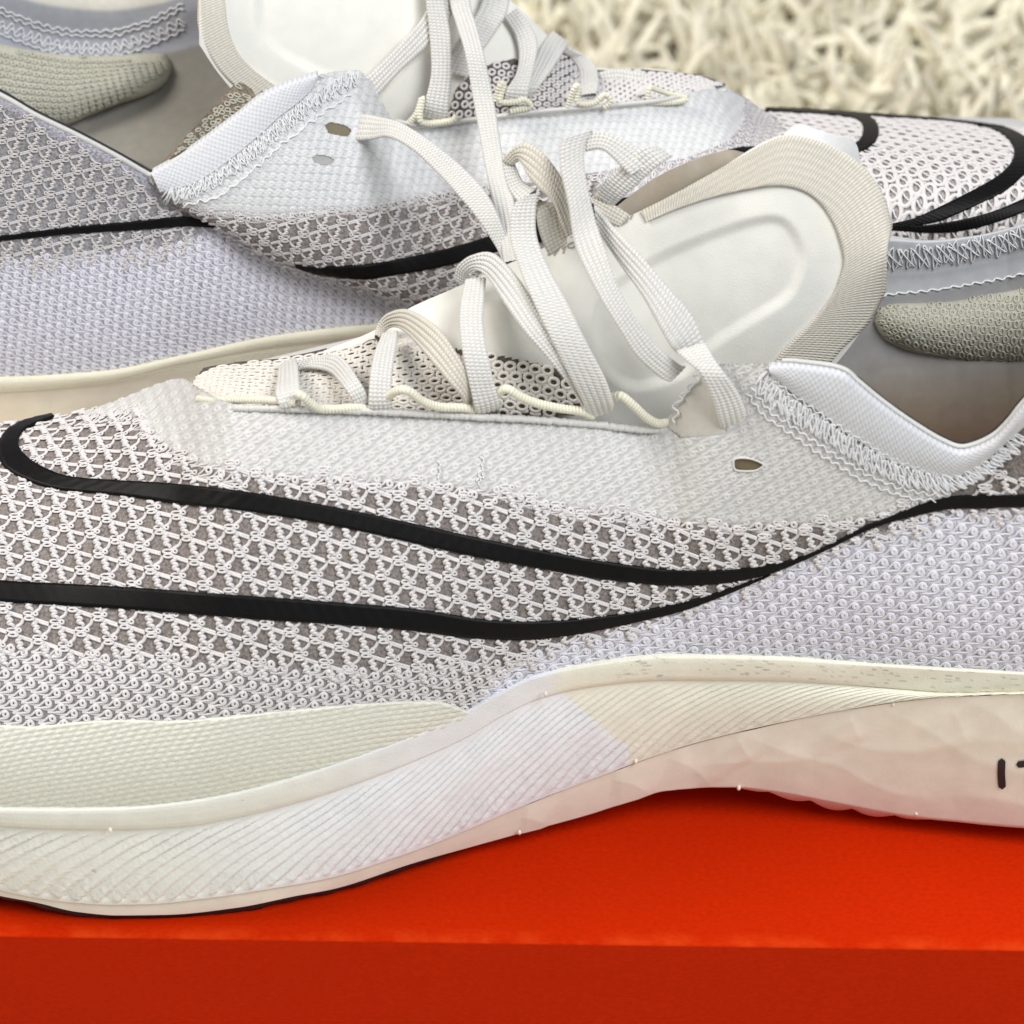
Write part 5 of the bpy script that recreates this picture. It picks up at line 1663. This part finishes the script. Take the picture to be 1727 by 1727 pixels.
BL([(956, 78, 946, 86, .36), (988, 94, 962, 98, .40), (1006, 116, 975, 120, .44), (1010, 140, 978, 146, .42), (1006, 160, 980, 164, .3)])
BL([(1008, 122, 1020, 152, .24), (1040, 116, 1046, 160, .26), (1068, 120, 1070, 164, .26), (1094, 126, 1094, 162, .22), (1112, 138, 1108, 156, .12)])
BL([(1096, 130, 1066, 128, .30), (1098, 148, 1070, 150, .32), (1096, 162, 1072, 166, .26)])
# two long free ends that fall between the shoes
BL([(800, -70, 750, -70, 16.6), (793, 0, 757, 0, 16.0), (806, 50, 771, 46, 15.3), (817, 94, 784, 90, 14.6), (834, 174, 799, 174, 13.8), (848, 262, 816, 270, 12.6), (866, 334, 833, 352, 11.3), (876, 390, 844, 408, 10.4),
    (886, 440, 850, 446, 9.6)], absY=True)
BL([(584, 198, 570, 220, 14.6), (606, 192, 590, 236, 13.5), (640, 197, 626, 236, 13.1), (680, 209, 655, 232, 12.7), (728, 240, 694, 252, 12.2), (776, 278, 735, 290, 11.7), (818, 322, 768, 325, 11.2),
    (842, 366, 803, 367, 10.7), (858, 415, 838, 420, 10.2), (866, 450, 850, 452, 9.7)], absY=True)

# cream cord of the back shoe
pipe([(690, 208, 14.3), (704, 190, 14.35), (712, 165, 14.5), (708, 200, 14.25), (722, 208, 14.25), (760, 204, 14.25), (770, 196, 14.3)], 0.07, 'eyelet_cord', M['cord'], back)
pipe([(836, 170, 14.4), (842, 146, 14.5), (850, 142, 14.55), (844, 170, 14.35), (868, 172, 14.35), (884, 168, 14.4), (894, 180, 14.4), (860, 188, 14.35)], 0.065, 'eyelet_cord', M['cord'], back)
pipe([(958, 180, 14.5), (968, 150, 14.6), (976, 146, 14.65), (974, 172, 14.5), (1000, 174, 14.55), (1020, 160, 14.65), (1030, 170, 14.6), (1018, 182, 14.55)], 0.065, 'eyelet_cord', M['cord'], back)
pipe([(1092, 166, 14.9), (1096, 148, 15.0), (1104, 150, 15.05), (1128, 158, 15.1), (1158, 166, 15.1), (1140, 172, 15.0), (1098, 174, 14.9)], 0.06, 'eyelet_cord', M['cord'], back)
pipe([(665, 204, 14.3), (720, 212, 14.3), (800, 201, 14.35), (900, 189, 14.4), (1000, 180, 14.55), (1100, 171, 14.85), (1160, 160, 15.2)], 0.05, 'panel_edge', M['film_yarn'], back, n=180)

# inside of the back shoe's heel
cxb = np.arange(-380, 520, 4.0)
wb = [-380, -200, 0, 90, 180, 270, 340, 420, 516]
rowsB = {'a': [-60, -90, -100, -100, -105, -120, -140, -160, -170], 'b': [-40, -40, -12, 10, 18, 6, -20, -50, -70], 'c': [-10, 0, 34, 62, 66, 40, 6, -30, -60],
         'd': [40, 30, 76, 96, 96, 88, 70, 50, 40], 'e': [220, 215, 215, 215, 210, 200, 190, 180, 170], 'f': [360, 350, 345, 340, 340, 330, 320, 310, 300]}
Yb_ = {'a': 19.2, 'b': 18.3, 'c': 18.1, 'd': 17.8, 'e': 16.2, 'f': 13.6}
Kw = np.stack([atY(cxb, pchip(wb, rowsB[n_], cxb), Yb_[n_] - np.interp(cxb, [-380, -150, 150, 516], [2.8, .6, 0, .3])) for n_ in 'abcdef'], 1)
Wl = np.stack([np.stack([pchip(np.arange(6), Kw[i, :, c], vv) for c in range(3)], -1) for i in range(len(cxb))])
wallb = Surf(Wl)
cw = np.ones(Wl.shape[:2] + (4,))
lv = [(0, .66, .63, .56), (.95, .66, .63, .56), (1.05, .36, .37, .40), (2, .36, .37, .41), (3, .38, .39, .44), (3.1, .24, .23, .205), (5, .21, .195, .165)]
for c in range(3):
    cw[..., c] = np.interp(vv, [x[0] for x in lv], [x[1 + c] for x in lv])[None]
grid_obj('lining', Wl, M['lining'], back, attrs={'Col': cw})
sb_ = atY(cxb, np.full(len(cxb), 310.0), np.full(len(cxb), 14.6)); sc_ = xyz(cxb, np.full(len(cxb), 12.4), np.full(len(cxb), 6.5))
v = np.linspace(0, 1, 10)[None, :, None]
grid_obj('sockliner', sb_[:, None] * (1 - v) + sc_[:, None] * v, M['sock'], back)
ni = bh.bez[bh.pxs <= 262][:, 65:] + np.array([0, .3, -.05])
grid_obj('near_lining', ni, M['lining'], back, attrs={'Col': rgba((0.30, 0.29, 0.28), ni.shape[:2])})
bag = Bag()
for q_, (off, hw) in enumerate(((0, 2), (8, 2), (26, 7), (34, 5), (78 - 34, 2))):
    V, f = thread_zigzag(wallb, [(-100, -14 + off), (0, 14 + off), (90, 46 + off), (180, 52 + off), (250, 34 + off), (310, 6 + off)], hw, 8, 0.012, 0.02, 0.8, seed=90 + q_, lean=0)
    bag.add(V, f)
bag.build('inner_stitching', M['thread'], back, kind='stuff')
pxk = np.arange(-370, 291, 4.0)
ptop = curve([(-370, 40), (-150, 52), (0, 74), (60, 86), (120, 93), (180, 94), (240, 90), (270, 90), (284, 97), (290, 112)], pxk)
pbot = curve([(-370, 240), (-150, 240), (0, 225), (60, 218), (110, 212), (150, 196), (200, 176), (250, 160), (280, 140), (290, 120)], pxk)
PX = np.stack([np.repeat(pxk[:, None], 40, 1), ptop[:, None] * (1 - ee) + pbot[:, None] * ee], -1)
Ybk = np.interp(PX[..., 1], [60, 100, 230], [17.75, 17.6, 16.0]) - np.interp(pxk, [-370, -150, 150], [2.8, .7, .05])[:, None]
bul = np.sqrt(np.clip(np.sin(np.pi * ee), 0, 1))[None] * 0.75 * np.sqrt(np.clip((290 - pxk) / 80, 0, 1))[:, None]
Pp = atY(PX[..., 0], PX[..., 1], Ybk); vw = CAM - Pp; vw /= np.linalg.norm(vw, axis=-1, keepdims=True)
Pp = Pp + vw * bul[..., None]
podb = Surf(Pp)
grid_obj('heel_pod', Pp, M['pod'], back)
bag = Bag()
knit(bag, podb, [(-360, 60), (0, 82), (180, 98), (280, 104), (285, 120), (200, 172), (110, 208), (0, 222), (-360, 235)], (100, 150), (12.2, 0.6), (1.5, 9.6), T_ring(3.6, 2.6, 2.4, 0.02), jit=0.4, edge=-2)
bag.build('heel_pod_knit', M['pod'], back, kind='stuff')
# brown mesh seen through the collar gap
mp = tongue_surf([(262, 296, 12.6, 268, 280, 12.9), (300, 282, 12.75, 318, 225, 13.1), (345, 255, 12.95, 365, 175, 13.6), (400, 215, 13.2, 400, 140, 13.9), (440, 178, 13.5, 425, 150, 14.0)], nu=120, nv=40, bulge=0.02)
grid_obj('gusset', mp.P, M['backing'], back, attrs={'Col': rgba((0.20, 0.165, 0.12), mp.P.shape[:2])})
bag = Bag()
knit(bag, mp, [(270, 290), (318, 228), (365, 178), (400, 145), (436, 165), (345, 250)], (350, 220), (11, -4), (3, 9), T_ring(4.2, 3.0, 1.5, 0.015), jit=1.5, edge=-2)
bag.build('gusset_knit', M['pod'], back, kind='stuff')
